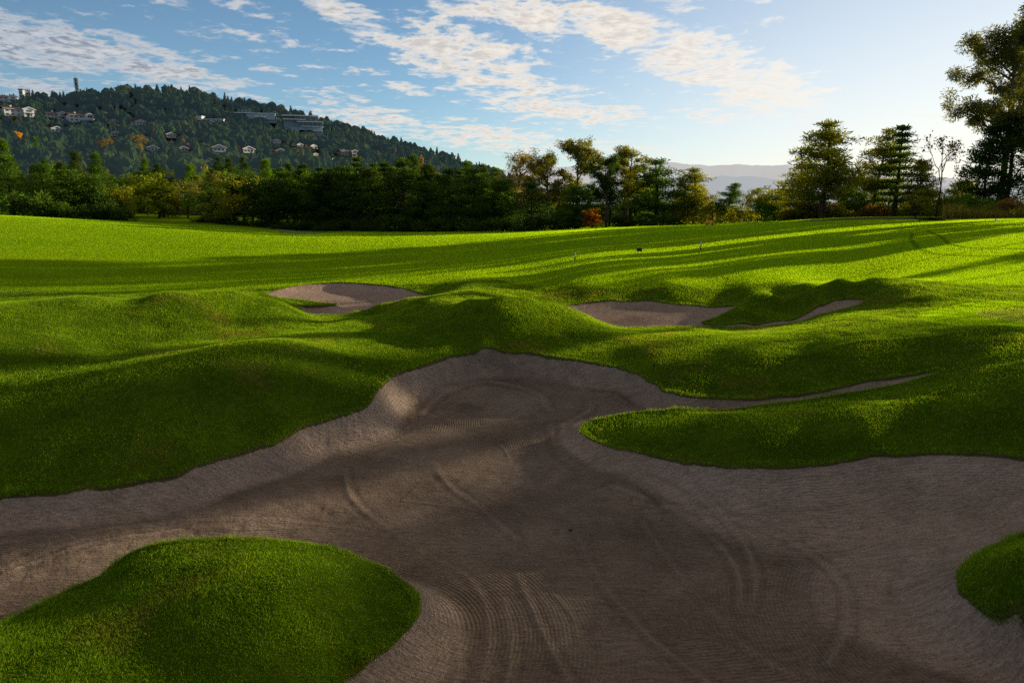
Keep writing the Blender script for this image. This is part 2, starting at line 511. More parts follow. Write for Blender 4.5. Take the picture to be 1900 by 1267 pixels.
def make_sand():
    m, nt = new_mat("sand")
    geo = nt.n('ShaderNodeNewGeometry')
    pos = geo.outputs['Position']
    d = nt.attr('rk')                                   # distance from the bunker's edge: the rake follows it
    flat = nt.attr('flat')
    wob = nt.noise(pos, .8, 3, .5).outputs['Fac']
    dw = nt.m('ADD', nt.m('ADD', d, nt.m('MULTIPLY', wob, .13)), nt.m('MULTIPLY', nt.noise(pos, 3.5, 3, .6).outputs['Fac'], .035))
    g = nt.m('SINE', nt.m('MULTIPLY', dw, 2 * math.pi / .047))
    patch = nt.rng(nt.noise(pos, .5, 3, .6).outputs['Fac'], .38, .62)
    grain = nt.noise(pos, 24.0, 5, .75).outputs['Fac']
    lump = nt.noise(pos, 6.0, 4, .7).outputs['Fac']
    # wheel tracks of the rake machine: pairs of soft ridges every metre or so
    tr = nt.m('ABSOLUTE', nt.m('SUBTRACT', nt.m('FRACT', nt.m('DIVIDE', nt.m('ADD', d, nt.m('MULTIPLY', nt.noise(pos, .33, 2, .5).outputs['Fac'], 1.1)), .85)), .5))
    track = nt.m('MULTIPLY', nt.m('SUBTRACT', 1.0, nt.rng(tr, .0, .07)), nt.rng(nt.noise(pos, .4, 2, .5).outputs['Fac'], .46, .6))
    streak = nt.noise(nt.vm('MULTIPLY', nt.vm('ADD', pos, nt.vm('SCALE', nt.noise(pos, .5, 2, .5).outputs['Color'], scale=.5)), (5.0, 26.0, 4.0)), 1.0, 4, .65).outputs['Fac']
    h = nt.m('ADD', nt.m('MULTIPLY', nt.m('MULTIPLY', g, nt.m('ADD', .25, patch)), .42), nt.m('MULTIPLY', grain, 1.7))
    h = nt.m('ADD', h, nt.m('MULTIPLY', lump, 1.2))
    h = nt.m('ADD', h, nt.m('MULTIPLY', streak, 2.6))
    h = nt.m('ADD', h, nt.m('MULTIPLY', track, 1.6))
    bump = nt.n('ShaderNodeBump', {'Strength': .8, 'Distance': .03, 'Height': h})
    wet = nt.noise(pos, .45, 4, .6).outputs['Fac']
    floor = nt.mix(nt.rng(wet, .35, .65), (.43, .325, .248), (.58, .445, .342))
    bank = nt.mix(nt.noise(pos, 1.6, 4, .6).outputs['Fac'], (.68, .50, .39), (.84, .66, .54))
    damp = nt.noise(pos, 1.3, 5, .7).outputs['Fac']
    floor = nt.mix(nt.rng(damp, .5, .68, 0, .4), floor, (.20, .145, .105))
    # the pale banks lie on both flanks; along the far lip the raked floor runs almost up to the turf
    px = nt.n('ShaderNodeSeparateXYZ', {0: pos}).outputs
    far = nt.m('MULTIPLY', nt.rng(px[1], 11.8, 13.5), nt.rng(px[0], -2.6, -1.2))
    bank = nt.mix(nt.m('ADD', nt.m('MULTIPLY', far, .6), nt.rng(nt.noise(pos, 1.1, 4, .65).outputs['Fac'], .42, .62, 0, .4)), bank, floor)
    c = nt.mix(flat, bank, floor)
    c = nt.mix(nt.attr('pink'), c, (.90, .64, .50))
    c = nt.mix(nt.m('MULTIPLY', track, .35), c, (.42, .34, .28))
    c = nt.mix(nt.m('MULTIPLY', nt.rng(g, -.2, 1.0, .21, 0.0), nt.m('MULTIPLY', flat, patch)), c, (.08, .055, .04))
    c = nt.mix(nt.rng(grain, .3, .6), nt.mix(.40, c, (.12, .08, .06)), c)
    c = nt.mix(nt.rng(streak, .35, .62), nt.mix(.28, c, (.10, .07, .055)), c)
    c = nt.mix(nt.attr('rut'), c, nt.mix(.55, c, (.10, .06, .045)))
    c = nt.mix(nt.rng(nt.attr('trk'), .1, 1.0, 0, .30), c, (.70, .55, .44))
    c = nt.mix(nt.rng(nt.attr('trk'), -.1, -.8, 0, .25), c, (.16, .11, .08))
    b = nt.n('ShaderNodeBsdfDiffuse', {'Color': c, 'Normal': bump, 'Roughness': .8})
    nt.out(b)
    return m


def make_blade():
    m, nt = new_mat("grass_blade")
    pos = nt.n('ShaderNodeNewGeometry').outputs['Position']
    tip = nt.attr('tip'); hue = nt.attr('hue')
    c = turf_colour(nt, pos, nt.attr('fair'))
    c = nt.mix(nt.rng(hue, .3, 1.0, 0, .6), c, (.13, .205, .012))
    c = nt.mix(nt.m('MULTIPLY', nt.rng(hue, .93, .97), nt.m('SUBTRACT', 1.0, nt.attr('fair'))), c, (.30, .25, .09))
    c = nt.mix(nt.attr('green'), c, (.30, .37, .05))
    c = nt.mix(nt.m('MULTIPLY', nt.attr('line'), .75), c, (.02, .06, .003))
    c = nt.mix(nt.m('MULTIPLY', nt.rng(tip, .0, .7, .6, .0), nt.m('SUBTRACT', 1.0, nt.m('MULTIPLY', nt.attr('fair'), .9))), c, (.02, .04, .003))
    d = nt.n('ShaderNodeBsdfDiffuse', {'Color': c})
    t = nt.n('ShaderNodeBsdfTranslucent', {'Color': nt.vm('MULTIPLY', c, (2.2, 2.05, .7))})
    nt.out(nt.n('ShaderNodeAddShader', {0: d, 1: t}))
    return m


M_TURF, M_SAND, M_BLADE = make_turf(), make_sand(), make_blade()

# ------------------------------------------------------------------ turf and bunkers
NY, NA = (820, 1150) if DETAIL else (420, 600)
TA = 1.25
G = fan_grid(1.2, 150.0, NY, -TA, TA, NA)
D = all_sdf(G)
D = np.where(np.abs(D) < 1e-4, -1e-4, D)
ZT = turf_z(G)


# mown fairway beyond the mounds; putting green; mowing lines; bare dirt on the hill
GREEN_C = at_z(1990, 586, 1.72)[:2]


def green_r(Q):
    return np.hypot((Q[:, 0] - GREEN_C[0]) / 1.0, (Q[:, 1] - GREEN_C[1]) / .78)


FM = fair_mask(G)
GR = green_r(G)
GM = 1 - smooth01((GR - 2.05) / .12)
LINE = np.zeros(len(G))
FM = np.maximum(FM, 1 - smooth01((GR - 3.3) / .25))


def px_line(pts, z):
    return np.array([at_z(u, v, z)[:2] for u, v in pts])


def dist_line(P, Q):
    best = np.full(len(Q), 1e9)
    for a, b in zip(P[:-1], P[1:]):
        ab = b - a
        t = np.clip(((Q - a) @ ab) / (ab @ ab), 0, 1)
        best = np.minimum(best, np.hypot(*(Q - a - t[:, None] * ab).T))
    return best


ROUGH_LINES = [
    px_line([(1560, 424), (1640, 428), (1720, 431), (1745, 437), (1762, 444), (1790, 448), (1850, 451), (1960, 454)], 2.5),
    px_line([(1692, 438), (1690, 444), (1705, 452), (1735, 458), (1790, 462), (1860, 465), (1980, 467)], 2.35),
]
for P in ROUGH_LINES:
    LINE = np.maximum(LINE, 1 - smooth01((dist_line(P, G) - .06) / .13))
DIRT_C = at_z(1700, 406, 2.9)[:2]
dq = np.hypot((G[:, 0] - DIRT_C[0]) / 10.5, (G[:, 1] - DIRT_C[1]) / 3.6) + .25 * fbm(G[:, 0] * .3, G[:, 1] * .3, 77, 3)
DIRT = 1 - smooth01((dq - .9) / .12)
# bare tyre-worn smear on the central mound and scuffed spots by the lips
LIP = np.where(D < 0, 1 - smooth01((-D - .0) / .06), 1) * (.4 + .6 * (fbm(G[:, 0] * 4, G[:, 1] * 4, 9, 3) > -.1))

F = grid_faces(NY, NA)
V = np.column_stack([G, ZT])
ATT = np.column_stack([FM, GM, LINE, DIRT, LIP])
ins = (D[F] > 0).sum(1)
turfF = F[ins == 0]
mixed = F[(ins > 0) & (ins < 4)]
tri = np.concatenate([mixed[:, [0, 1, 2]], mixed[:, [0, 2, 3]]])
cnt = (D[tri] > 0).sum(1)
clipT = [tri[cnt == 0]]
NV = len(V)
new_keys, new_pairs = {}, []


def cut(a, b):
    """index of the point where the bunker outline crosses the edge a-b"""
    k = (a, b) if a < b else (b, a)
    if k not in new_keys:
        new_keys[k] = NV + len(new_pairs)
        new_pairs.append(k)
    return new_keys[k]


tris, rim = [], []
for t, c in zip(tri[(cnt > 0) & (cnt < 3)].tolist(), cnt[(cnt > 0) & (cnt < 3)].tolist()):
    lone_in = c == 1
    for i in range(3):
        if (D[t[i]] > 0) == lone_in:
            a_, b_, c_ = t[i], t[(i + 1) % 3], t[(i + 2) % 3]
            break
    p, q = cut(a_, b_), cut(a_, c_)
    if lone_in:
        tris += [(p, b_, c_), (p, c_, q)]; rim.append((p, q))
    else:
        tris.append((a_, p, q)); rim.append((q, p))
pr = np.array(new_pairs)
da, db = D[pr[:, 0]], D[pr[:, 1]]
tt = (da / (da - db))[:, None]
Vt = np.concatenate([V, V[pr[:, 0]] * (1 - tt) + V[pr[:, 1]] * tt])
At = np.concatenate([ATT, ATT[pr[:, 0]] * (1 - tt) + ATT[pr[:, 1]] * tt])
At[NV:, 4] = 1
# cut edge of the turf, dropping below the sand
n0 = len(Vt)
low = Vt[NV:].copy(); low[:, 2] -= .2
Vt = np.concatenate([Vt, low])
At = np.concatenate([At, At[NV:]])
rim = np.array(rim)
sk = np.column_stack([rim[:, 0], rim[:, 1], rim[:, 1] - NV + n0, rim[:, 0] - NV + n0])


def compact(V, Fs, A):
    used = np.zeros(len(V), bool)
    for f in Fs: used[f.ravel()] = True
    idx = np.cumsum(used) - 1
    return V[used], [idx[f] for f in Fs], {k: a[used] for k, a in A.items()}


v2, f2, at2 = compact(Vt, [np.concatenate([turfF, sk]), np.concatenate([clipT[0], np.array(tris)])],
                      dict(zip(('fair', 'green', 'line', 'dirt', 'lip'), At.T)))
turf = link("turf", mesh_np("turf", v2, f2, M_TURF, smooth=True, attrs=at2))
tag(turf, kind='structure')

TRACKS = [
    [(1195, 882), (1290, 930), (1365, 985), (1400, 1040), (1402, 1090), (1385, 1132)],
    [(1130, 900), (1240, 940), (1330, 1000), (1372, 1060), (1376, 1120)],
    [(640, 868), (648, 910), (690, 952), (770, 1003), (862, 1056), (900, 1110), (906, 1180), (885, 1275)],
    [(800, 850), (830, 890), (880, 925), (960, 990)],
    [(1022, 792), (1030, 830), (1075, 866), (1150, 892)], [(1040, 792), (1052, 828), (1095, 858)],
    [(930, 688), (1020, 710), (1085, 742), (1092, 772), (1035, 800)],
    [(960, 1055), (990, 1120), (1030, 1200), (1085, 1280)], [(1190, 960), (1250, 1040), (1330, 1130), (1420, 1205), (1570, 1280)],
    [(1060, 950), (1100, 1040), (1180, 1140), (1290, 1230), (1400, 1300)],
    [(-60, 1062), (110, 1012), (300, 972), (560, 962), (720, 985)], [(-40, 1100), (60, 1055), (200, 1012), (330, 985)], [(90, 940), (300, 912), (500, 858), (650, 798), (745, 745)],
    [(760, 740), (800, 706), (880, 690), (960, 700)], [(780, 770), (830, 735), (910, 722), (990, 740), (1020, 770)],
    [(1180, 930), (1330, 960), (1480, 1010), (1560, 1070), (1575, 1140), (1540, 1210)], [(820, 1100), (850, 1160), (850, 1230), (820, 1290)], [(935, 1100), (950, 1180), (935, 1290)],
]


def track_profile(Q):
    z = np.zeros(len(Q)); c = np.zeros(len(Q))
    for i, tr in enumerate(TRACKS):
        P = px_line(tr, .08)
        n = len(P)
        pad = np.vstack([2 * P[0] - P[1], P, 2 * P[-1] - P[-2]])
        S = []
        for j in range(n - 1):
            p0, p1, p2, p3 = pad[j:j + 4]
            for t in np.linspace(0, 1, 8, endpoint=False):
                S.append(.5 * (2 * p1 + (p2 - p0) * t + (2 * p0 - 5 * p1 + 4 * p2 - p3) * t * t + (3 * p1 - p0 - 3 * p2 + p3) * t ** 3))
        S = np.array(S + [P[-1]])
        lo, hi = S.min(0) - .4, S.max(0) + .4
        m = (Q[:, 0] > lo[0]) & (Q[:, 0] < hi[0]) & (Q[:, 1] > lo[1]) & (Q[:, 1] < hi[1])
        if not m.any(): continue
        d = dist_line(S, Q[m]) + .015 * fbm(Q[m][:, 0] * 3, Q[m][:, 1] * 3, 90 + i, 2)
        w = .6 + .8 * (vnoise(Q[m][:, 0] * .9, Q[m][:, 1] * .9, 40 + i) + .3)
        sc = 1 + np.clip(Q[m][:, 1] - 9, 0, 9) * .12
        ridge = np.exp(-(d / (.035 * sc)) ** 2); groove = np.exp(-((d - .095 * sc) / (.04 * sc)) ** 2)
        z[m] += (.008 * ridge - .006 * groove) * w
        c[m] += (ridge - .8 * groove) * w
    return z, np.clip(c, -1, 1)


for k in range(3):
    dk = bed_sdf(k, G)
    fm = (dk[F] > -.12 * np.maximum(1, G[F[:, 0], 1] / 10)[:, None]).any(1) & (np.maximum.reduce([D[F[:, j]] for j in range(4)]) > -.2 * np.maximum(1, G[F[:, 0], 1] / 10))
    ids = np.unique(F[fm])
    q = G[ids]
    zs = sand_z(q, np.maximum(dk[ids], 0), ZT[ids])
    d0 = FIELDS[k](q)
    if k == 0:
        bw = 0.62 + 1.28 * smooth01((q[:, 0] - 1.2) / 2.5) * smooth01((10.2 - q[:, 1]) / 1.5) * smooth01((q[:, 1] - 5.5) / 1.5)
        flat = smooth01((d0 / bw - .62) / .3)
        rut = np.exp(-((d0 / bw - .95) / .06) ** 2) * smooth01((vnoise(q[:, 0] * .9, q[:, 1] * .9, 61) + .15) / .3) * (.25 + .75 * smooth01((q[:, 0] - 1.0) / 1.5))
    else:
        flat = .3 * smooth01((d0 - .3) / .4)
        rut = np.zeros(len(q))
    # trodden lumps
    l1 = fbm(q[:, 0] * 5.5, q[:, 1] * 5.5, 51, 4)
    churn = .7 * smooth01((-1.8 - q[:, 0]) / 1.5) * smooth01((q[:, 1] - 6.8) / .8) * smooth01((10 - q[:, 1]) / .8) + .35 * smooth01((fbm(q[:, 0] * .5, q[:, 1] * .5, 57, 2) - .1) / .3)
    zs = zs + .020 * l1 * (0.25 + churn) * (d0 > .05) - .018 * rut
    trk = np.zeros(len(q))
    if k == 0:
        tz, trk = track_profile(q)
        inner = smooth01((d0 - .12) / .2)
        zs = zs + tz * inner; trk = trk * inner
    Vk = V.copy()
    Vk[ids, 2] = zs
    full = lambda a: (lambda o: (o.__setitem__(ids, a), o)[1])(np.zeros(len(G)))
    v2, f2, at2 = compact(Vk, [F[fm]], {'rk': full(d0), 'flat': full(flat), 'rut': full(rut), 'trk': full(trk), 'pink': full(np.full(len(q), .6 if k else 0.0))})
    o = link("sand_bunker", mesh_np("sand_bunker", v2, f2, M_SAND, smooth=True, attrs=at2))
    tag(o, BED[k][0], 'bunker', 'sand bunkers', 'structure')

# ------------------------------------------------------------------ grass blades: rough turf, thinning with distance
rng = np.random.default_rng(4)


def scatter(n, ylo, yhi, p):
    t = rng.random(n)
    y = (ylo ** (1 - p) + t * (yhi ** (1 - p) - ylo ** (1 - p))) ** (1 / (1 - p))
    return np.stack([y * rng.uniform(-.98, .98, n), y], 1)


def blade_mesh(Q, hmul, lean, seg):
    n = len(Q)
    z = turf_z(Q)
    y = Q[:, 1]
    f = fair_mask(Q)
    gr = green_r(Q)
    f = np.maximum(f, 1 - smooth01((gr - 3.3) / .25))
    gm = 1 - smooth01((gr - 2.05) / .12)
    ln_ = np.zeros(n)
    for P in ROUGH_LINES:
        ln_ = np.maximum(ln_, 1 - smooth01((dist_line(P, Q) - .06) / .13))
    patch = fbm(Q[:, 0] * 1.3, Q[:, 1] * 1.3, 14, 3)
    h = np.where(f > .5, .016 + .0006 * y, .024 + .0009 * y) * rng.uniform(.55, 1.35, n) * hmul * (1 + .6 * patch * (1 - f)) * (1 + .8 * ln_) * (1 - .25 * gm)
    w = (.0030 + .00034 * y) * rng.uniform(.7, 1.3, n)
    # most blades are turned to face the sun, so lit turf comes out brighter
    ang = -SUN_AZ + np.where(f > .5, rng.normal(0, .42, n), rng.normal(0, .8, n))
    la = 2 * np.pi * vnoise(Q[:, 0] * 1.7, Q[:, 1] * 1.7, 33) * 2 + rng.normal(0, .9, n)
    ln = h * rng.uniform(.15, 1.0, n) * lean
    lx, ly = np.cos(la) * ln, np.sin(la) * ln
    wx, wy = np.cos(ang) * w * .5, np.sin(ang) * w * .5
    P = np.column_stack([Q, z - .008])
    top = P + np.column_stack([lx, ly, h])
    side = np.column_stack([wx, wy, 0 * wx])
    i = np.arange(n)
    hue = rng.random(n)
    if seg == 2:
        M = P + np.column_stack([lx * .3, ly * .3, h * .6])
        V = np.stack([P - side, P + side, M + side * .8, M - side * .8, top], 1)
        i = i * 5
        quads = np.stack([i, i + 1, i + 2, i + 3], 1)
        tris = np.stack([i + 3, i + 2, i + 4], 1)
        tip = np.tile([0, 0, .6, .6, 1.0], n); k = 5
    else:
        V = np.stack([P - side, P + side, top], 1)
        i = i * 3
        quads = np.zeros((0, 4), int)
        tris = np.stack([i, i + 1, i + 2], 1)
        tip = np.tile([.25, .25, 1.0], n); k = 3
    A = np.column_stack([tip] + [np.repeat(a, k) for a in (hue, f, gm, ln_)])
    return V.reshape(-1, 3), quads, tris, A


if BLADES:
    parts = []
    NB = int(620000 * BLADES)
    Q = scatter(NB, 3.2, 15.0, 1.35)
    Q = Q[all_sdf(Q) < .01]
    parts.append(blade_mesh(Q, 1.0, 1.0, 2))
    Q = scatter(int(2100000 * BLADES), 15.0, 92.0, 1.5)
    Q = Q[(all_sdf(Q) < .01)]
    dq = np.hypot((Q[:, 0] - DIRT_C[0]) / 10.5, (Q[:, 1] - DIRT_C[1]) / 3.6) + .25 * fbm(Q[:, 0] * .3, Q[:, 1] * .3, 77, 3)
    Q = Q[dq > .96]
    parts.append(blade_mesh(Q, 1.0, .8, 1))
    Q = scatter(int(1300000 * BLADES), 3.5, 28.0, 1.2)      # a fringe hanging over the lips
    d = all_sdf(Q)
    Q = Q[(d < .03 * (1 + fbm(Q[:, 0] * 3, Q[:, 1] * 3, 88, 2))) & (d > -.10)]
    parts.append(blade_mesh(Q, 1.5 + 1.3 * np.clip(fbm(Q[:, 0] * 5, Q[:, 1] * 5, 66, 2), -.4, .8), 1.5, 2))
    off = 0
    VV, QQ, TT, AA = [], [], [], []
    for v, q, t, A in parts:
        VV.append(v); QQ.append(q + off); TT.append(t + off); AA.append(A)
        off += len(v)
    AA = np.concatenate(AA)
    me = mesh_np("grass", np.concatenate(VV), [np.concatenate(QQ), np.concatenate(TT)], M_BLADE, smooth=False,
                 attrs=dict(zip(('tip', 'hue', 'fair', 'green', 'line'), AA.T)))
    tag(link("grass", me), 'short green grass covering the mounds and fairway', 'grass', kind='stuff')
    print("blade verts", off)
# ------------------------------------------------------------------ sky with broken cloud
world = bpy.data.worlds.new("World")
scene.world = world
world.use_nodes = True
nt = NT(world.node_tree)
tc = nt.n('ShaderNodeTexCoord').outputs['Generated']
sep = nt.n('ShaderNodeSeparateXYZ', {0: tc})
dx, dy, dz = sep.outputs
sky = nt.n('ShaderNodeTexSky', sky_type='NISHITA', sun_disc=False, sun_elevation=SUN_EL, sun_rotation=SUN_AZ,
           altitude=1900.0, air_density=1.0, dust_density=1.1, ozone_density=2.0)
ysafe = nt.m('MAXIMUM', dy, .15)
X = nt.m('DIVIDE', dx, ysafe)
Z = nt.m('DIVIDE', dz, ysafe)
zz = nt.m('ADD', nt.m('MAXIMUM', dz, 0.0), .055)
P = nt.n('ShaderNodeCombineXYZ', {0: nt.m('DIVIDE', dx, zz), 1: nt.m('DIVIDE', dy, zz), 2: 0.0})

# (u, v) centre, half sizes in photo pixels, tilt in degrees, strength: the cloud banks' places in the sky
BLOBS = [
 (90, 85, 270, 50, 9, 1.0), (290, 135, 190, 32, 12, .9), (60, 160, 110, 26, 5, .8), (370, 50, 60, 26, 10, .55), (180, 30, 90, 20, 0, .45),
 (520, 60, 60, 22, 20, .5), (620, 20, 120, 34, 25, .7), (700, 60, 120, 40, 20, .8), (850, 100, 190, 62, 18, .95), (980, 30, 190, 40, 10, .9),
 (930, 150, 180, 40, 12, .85), (1150, 50, 190, 48, 12, 1.0), (1300, 110, 170, 60, 18, 1.0), (1420, 165, 140, 52, 8, .95), (1330, 215, 110, 22, 3, .7),
 (1050, 205, 200, 30, 6, .85), (760, 165, 110, 18, 4, .65), (620, 185, 100, 24, 8, .7), (700, 225, 200, 28, 7, .8), (900, 255, 230, 32, 6, .8), (1130, 275, 200, 22, 5, .65),
 (1750, 215, 110, 30, 0, .45), (420, 90, 80, 18, 20, .45), (560, 130, 60, 14, 8, .3),
]
cov = None
for (u, v, su, sv, tilt, w) in BLOBS:
    x0, z0 = sky_xz(u, v)
    a = R(-tilt)
    ex, ez = nt.m('SUBTRACT', X, x0), nt.m('SUBTRACT', Z, z0)
    p = nt.m('ADD', nt.m('MULTIPLY', ex, math.cos(a) * FPX / su), nt.m('MULTIPLY', ez, math.sin(a) * FPX / su))
    q = nt.m('ADD', nt.m('MULTIPLY', ex, -math.sin(a) * FPX / sv), nt.m('MULTIPLY', ez, math.cos(a) * FPX / sv))
    r2 = nt.m('ADD', nt.m('MULTIPLY', p, p), nt.m('MULTIPLY', q, q))
    g = nt.m('MULTIPLY', nt.m('EXPONENT', nt.m('MULTIPLY', r2, -.8)), w)
    cov = g if cov is None else nt.m('MAXIMUM', cov, g)
cov = nt.m('MAXIMUM', cov, nt.m('MULTIPLY', nt.rng(dz, .06, .17, 0, .40), nt.rng(X, .30, .50, 1.0, 0.0)))       # stray puffs between the banks
ahead = nt.rng(dy, .15, .5)
cov = nt.m('ADD', nt.m('MULTIPLY', cov, ahead), nt.m('MULTIPLY', nt.m('SUBTRACT', 1.0, ahead), .1))
warpn = nt.noise(P, .9, 3, .5)
Pw = nt.vm('ADD', P, nt.vm('SCALE', nt.vm('SUBTRACT', warpn.outputs['Color'], (.5, .5, .5)), scale=.35))
n1 = nt.noise(nt.vm('MULTIPLY', Pw, (1.0, .85, 1.0)), 4.8, 9, .60).outputs['Fac']
puff = nt.noise(Pw, 13.0, 6, .62).outputs['Fac']
dens = nt.m('ADD', nt.m('MULTIPLY', n1, .66), nt.m('MULTIPLY', puff, .34))
th = nt.m('SUBTRACT', .675, nt.m('MULTIPLY', cov, .345))
mask = nt.rng(nt.m('SUBTRACT', dens, th), -.02, .13)
thick = nt.rng(nt.m('SUBTRACT', dens, th), .04, .20)
mask = nt.m('MULTIPLY', mask, nt.rng(dz, .012, .05))
# lit side towards the sun (right), grey-blue to the left
side = nt.rng(X, -.75, .1)
shade = nt.mix(side, (.20, .27, .38), (.74, .68, .62))
lit = nt.mix(side, (.62, .64, .68), (1.0, .92, .82))
ccol = nt.mix(nt.m('MULTIPLY', thick, nt.rng(puff, .35, .65)), lit, shade)
ccol = nt.mix(nt.rng(X, .1, .5), ccol, (1.0, .97, .91))
# pale, slightly warm haze low down and towards the sun; overhead it gives way to an added veil
fwd = nt.vm('DOT_PRODUCT', tc, (math.sin(SUN_AZ), math.cos(SUN_AZ), 0.0))
warm = nt.rng(fwd, .25, .92)
hz = nt.m('EXPONENT', nt.m('DIVIDE', nt.m('MAXIMUM', dz, 0.0), nt.m('MULTIPLY', nt.m('ADD', .10, nt.m('MULTIPLY', warm, .24)), -1.0)))
hazec = nt.mix(warm, (4.6, 5.0, 5.3), (6.9, 6.45, 5.8))
col = nt.mix(nt.m('MULTIPLY', hz, nt.m('ADD', .16, nt.m('MULTIPLY', warm, .84))), nt.mix(1.0, sky.outputs[0], (.90, 1.03, 1.05), 'MULTIPLY'), hazec)
col = nt.mix(nt.rng(dz, .28, .6), col, (1.8, 1.56, 1.34))        # unseen veil added overhead to set the warm-neutral fill light
back = nt.vm('DOT_PRODUCT', tc, (math.sin(R(25)), math.cos(R(25)), 0.0))      # sky to the left and behind is dimmed to deepen the shade
col = nt.vm('SCALE', col, scale=nt.rng(back, .1, .72, .62, 1.0))
base = nt.n('ShaderNodeBackground', {'Color': col, 'Strength': SKY})
cl = nt.n('ShaderNodeBackground', {'Color': ccol, 'Strength': .95})
mx = nt.n('ShaderNodeMixShader', {0: nt.m('MULTIPLY', mask, .93), 1: base, 2: cl})
nt.out(mx, world=True)
# ------------------------------------------------------------------ tree materials
def make_leaf():
    m, nt = new_mat("leaf")
    oi = nt.n('ShaderNodeObjectInfo')
    tint = nt.attr('tint')
    base = oi.outputs['Color']
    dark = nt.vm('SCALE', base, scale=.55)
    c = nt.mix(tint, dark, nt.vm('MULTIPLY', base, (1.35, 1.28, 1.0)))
    geo = nt.n('ShaderNodeNewGeometry')
    nz = nt.noise(geo.outputs['Position'], .35, 3, .6).outputs['Fac']
    c = nt.mix(nt.rng(nz, .5, .75, 0, .35), c, nt.vm('MULTIPLY', c, (1.5, 1.2, .6)))
    d = nt.n('ShaderNodeBsdfDiffuse', {'Color': c})
    t = nt.n('ShaderNodeBsdfTranslucent', {'Color': nt.vm('MULTIPLY', c, (2.5, 2.2, .6))})
    nt.out(nt.n('ShaderNodeAddShader', {0: d, 1: t}))
    return m


def make_bark():
    m, nt = new_mat("bark")
    tcn = nt.n('ShaderNodeTexCoord').outputs['Object']
    nz = nt.noise(nt.vm('MULTIPLY', tcn, (6, 6, 1.2)), 1.5, 5, .65).outputs['Fac']
    c = nt.ramp(nz, [(.3, (.028, .02, .014)), (.55, (.075, .056, .042)), (.8, (.14, .115, .09))])
    oi = nt.n('ShaderNodeObjectInfo')
    c = nt.vm('MULTIPLY', c, oi.outputs['Color'])
    bump = nt.n('ShaderNodeBump', {'Strength': .7, 'Distance': .05, 'Height': nz})
    nt.out(nt.n('ShaderNodeBsdfDiffuse', {'Color': c, 'Normal': bump}))
    return m


M_LEAF, M_BARK = make_leaf(), make_bark()


# ------------------------------------------------------------------ tree shapes
class Tree:
    def __init__(self, seed):
        self.r = np.random.default_rng(seed)
        self.tv, self.tf, self.n = [], [], 0
        self.lq, self.lt = [], []

    def limb(self, pts, r0, r1, sides=6):
        pts = np.asarray(pts, float)
        k = len(pts)
        rad = np.linspace(r0, r1, k)
        tang = np.gradient(pts, axis=0)
        tang /= np.linalg.norm(tang, axis=1)[:, None] + 1e-9
        ref = np.array([0, 0, 1.0]) if abs(tang[0, 2]) < .8 else np.array([1.0, 0, 0])
        u = np.cross(tang, ref); u /= np.linalg.norm(u, axis=1)[:, None] + 1e-9
        w = np.cross(tang, u)
        a = np.arange(sides) / sides * 2 * np.pi
        V = pts[:, None] + rad[:, None, None] * (np.cos(a)[None, :, None] * u[:, None] + np.sin(a)[None, :, None] * w[:, None])
        i = np.arange(k - 1)[:, None] * sides; j = np.arange(sides)[None]; j2 = (j + 1) % sides
        f = np.stack([i + j, i + j2, i + sides + j2, i + sides + j], -1).reshape(-1, 4) + self.n
        self.tv.append(V.reshape(-1, 3)); self.tf.append(f); self.n += k * sides

    def curve(self, a, b, bend=.12, k=6):
        a, b = np.asarray(a, float), np.asarray(b, float)
        t = np.linspace(0, 1, k)[:, None]
        L = np.linalg.norm(b - a)
        off = self.r.normal(0, bend * L, 3)
        off2 = self.r.normal(0, bend * L * .5, 3)
        return a + (b - a) * t + off * np.sin(np.pi * t) * .6 + off2 * np.sin(2 * np.pi * t) * .4

    def leaves(self, P, size, aspect=.5, up=0.0, tint=None, droop=0.0, out=None):
        """kite-shaped leaf sprays at the points P"""
        n = len(P)
        d = self.r.normal(0, 1, (n, 3))
        if out is not None: d += out
        d[:, 2] += up - droop
        d /= np.linalg.norm(d, axis=1)[:, None] + 1e-9
        q = np.cross(d, self.r.normal(0, 1, (n, 3)))
        q /= np.linalg.norm(q, axis=1)[:, None] + 1e-9
        s = size * self.r.uniform(.6, 1.4, n)[:, None]
        V = np.stack([P, P + d * s * .55 + q * s * aspect * .5, P + d * s, P + d * s * .55 - q * s * aspect * .5], 1)
        self.lq.append(V)
        self.lt.append(np.full(n, .5) if tint is None else np.broadcast_to(tint, (n,)).astype(float))

    def clump(self, c, rad, n, size, aspect=.5, up=0.0, droop=0.0, tint=None, flat=1.0):
        p = self.r.normal(0, 1, (n, 3))
        p /= np.linalg.norm(p, axis=1)[:, None]
        p *= (self.r.random(n) ** .45)[:, None]
        o = p * 1.2
        p = p * rad
        p[:, 2] *= flat
        if tint is None: tint = self.r.random()
        # the upper side of every clump gets a lighter tint than its underside
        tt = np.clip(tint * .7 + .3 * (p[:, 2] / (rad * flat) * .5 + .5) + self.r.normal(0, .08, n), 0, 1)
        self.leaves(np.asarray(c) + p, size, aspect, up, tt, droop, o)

    def meshes(self, name):
        tr = mesh_np(name + "_trunk", np.concatenate(self.tv), np.concatenate(self.tf), M_BARK, smooth=True) if self.tv else None
        V = np.concatenate(self.lq).reshape(-1, 3)
        F = np.arange(len(V)).reshape(-1, 4)
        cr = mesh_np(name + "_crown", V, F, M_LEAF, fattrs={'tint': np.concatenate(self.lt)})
        self.crown_np = (V, np.concatenate(self.lt))
        h = float(V[:, 2].max())
        w = float(np.percentile(np.hypot(V[:, 0], V[:, 1]), 97)) * 2
        return tr, cr, h, w


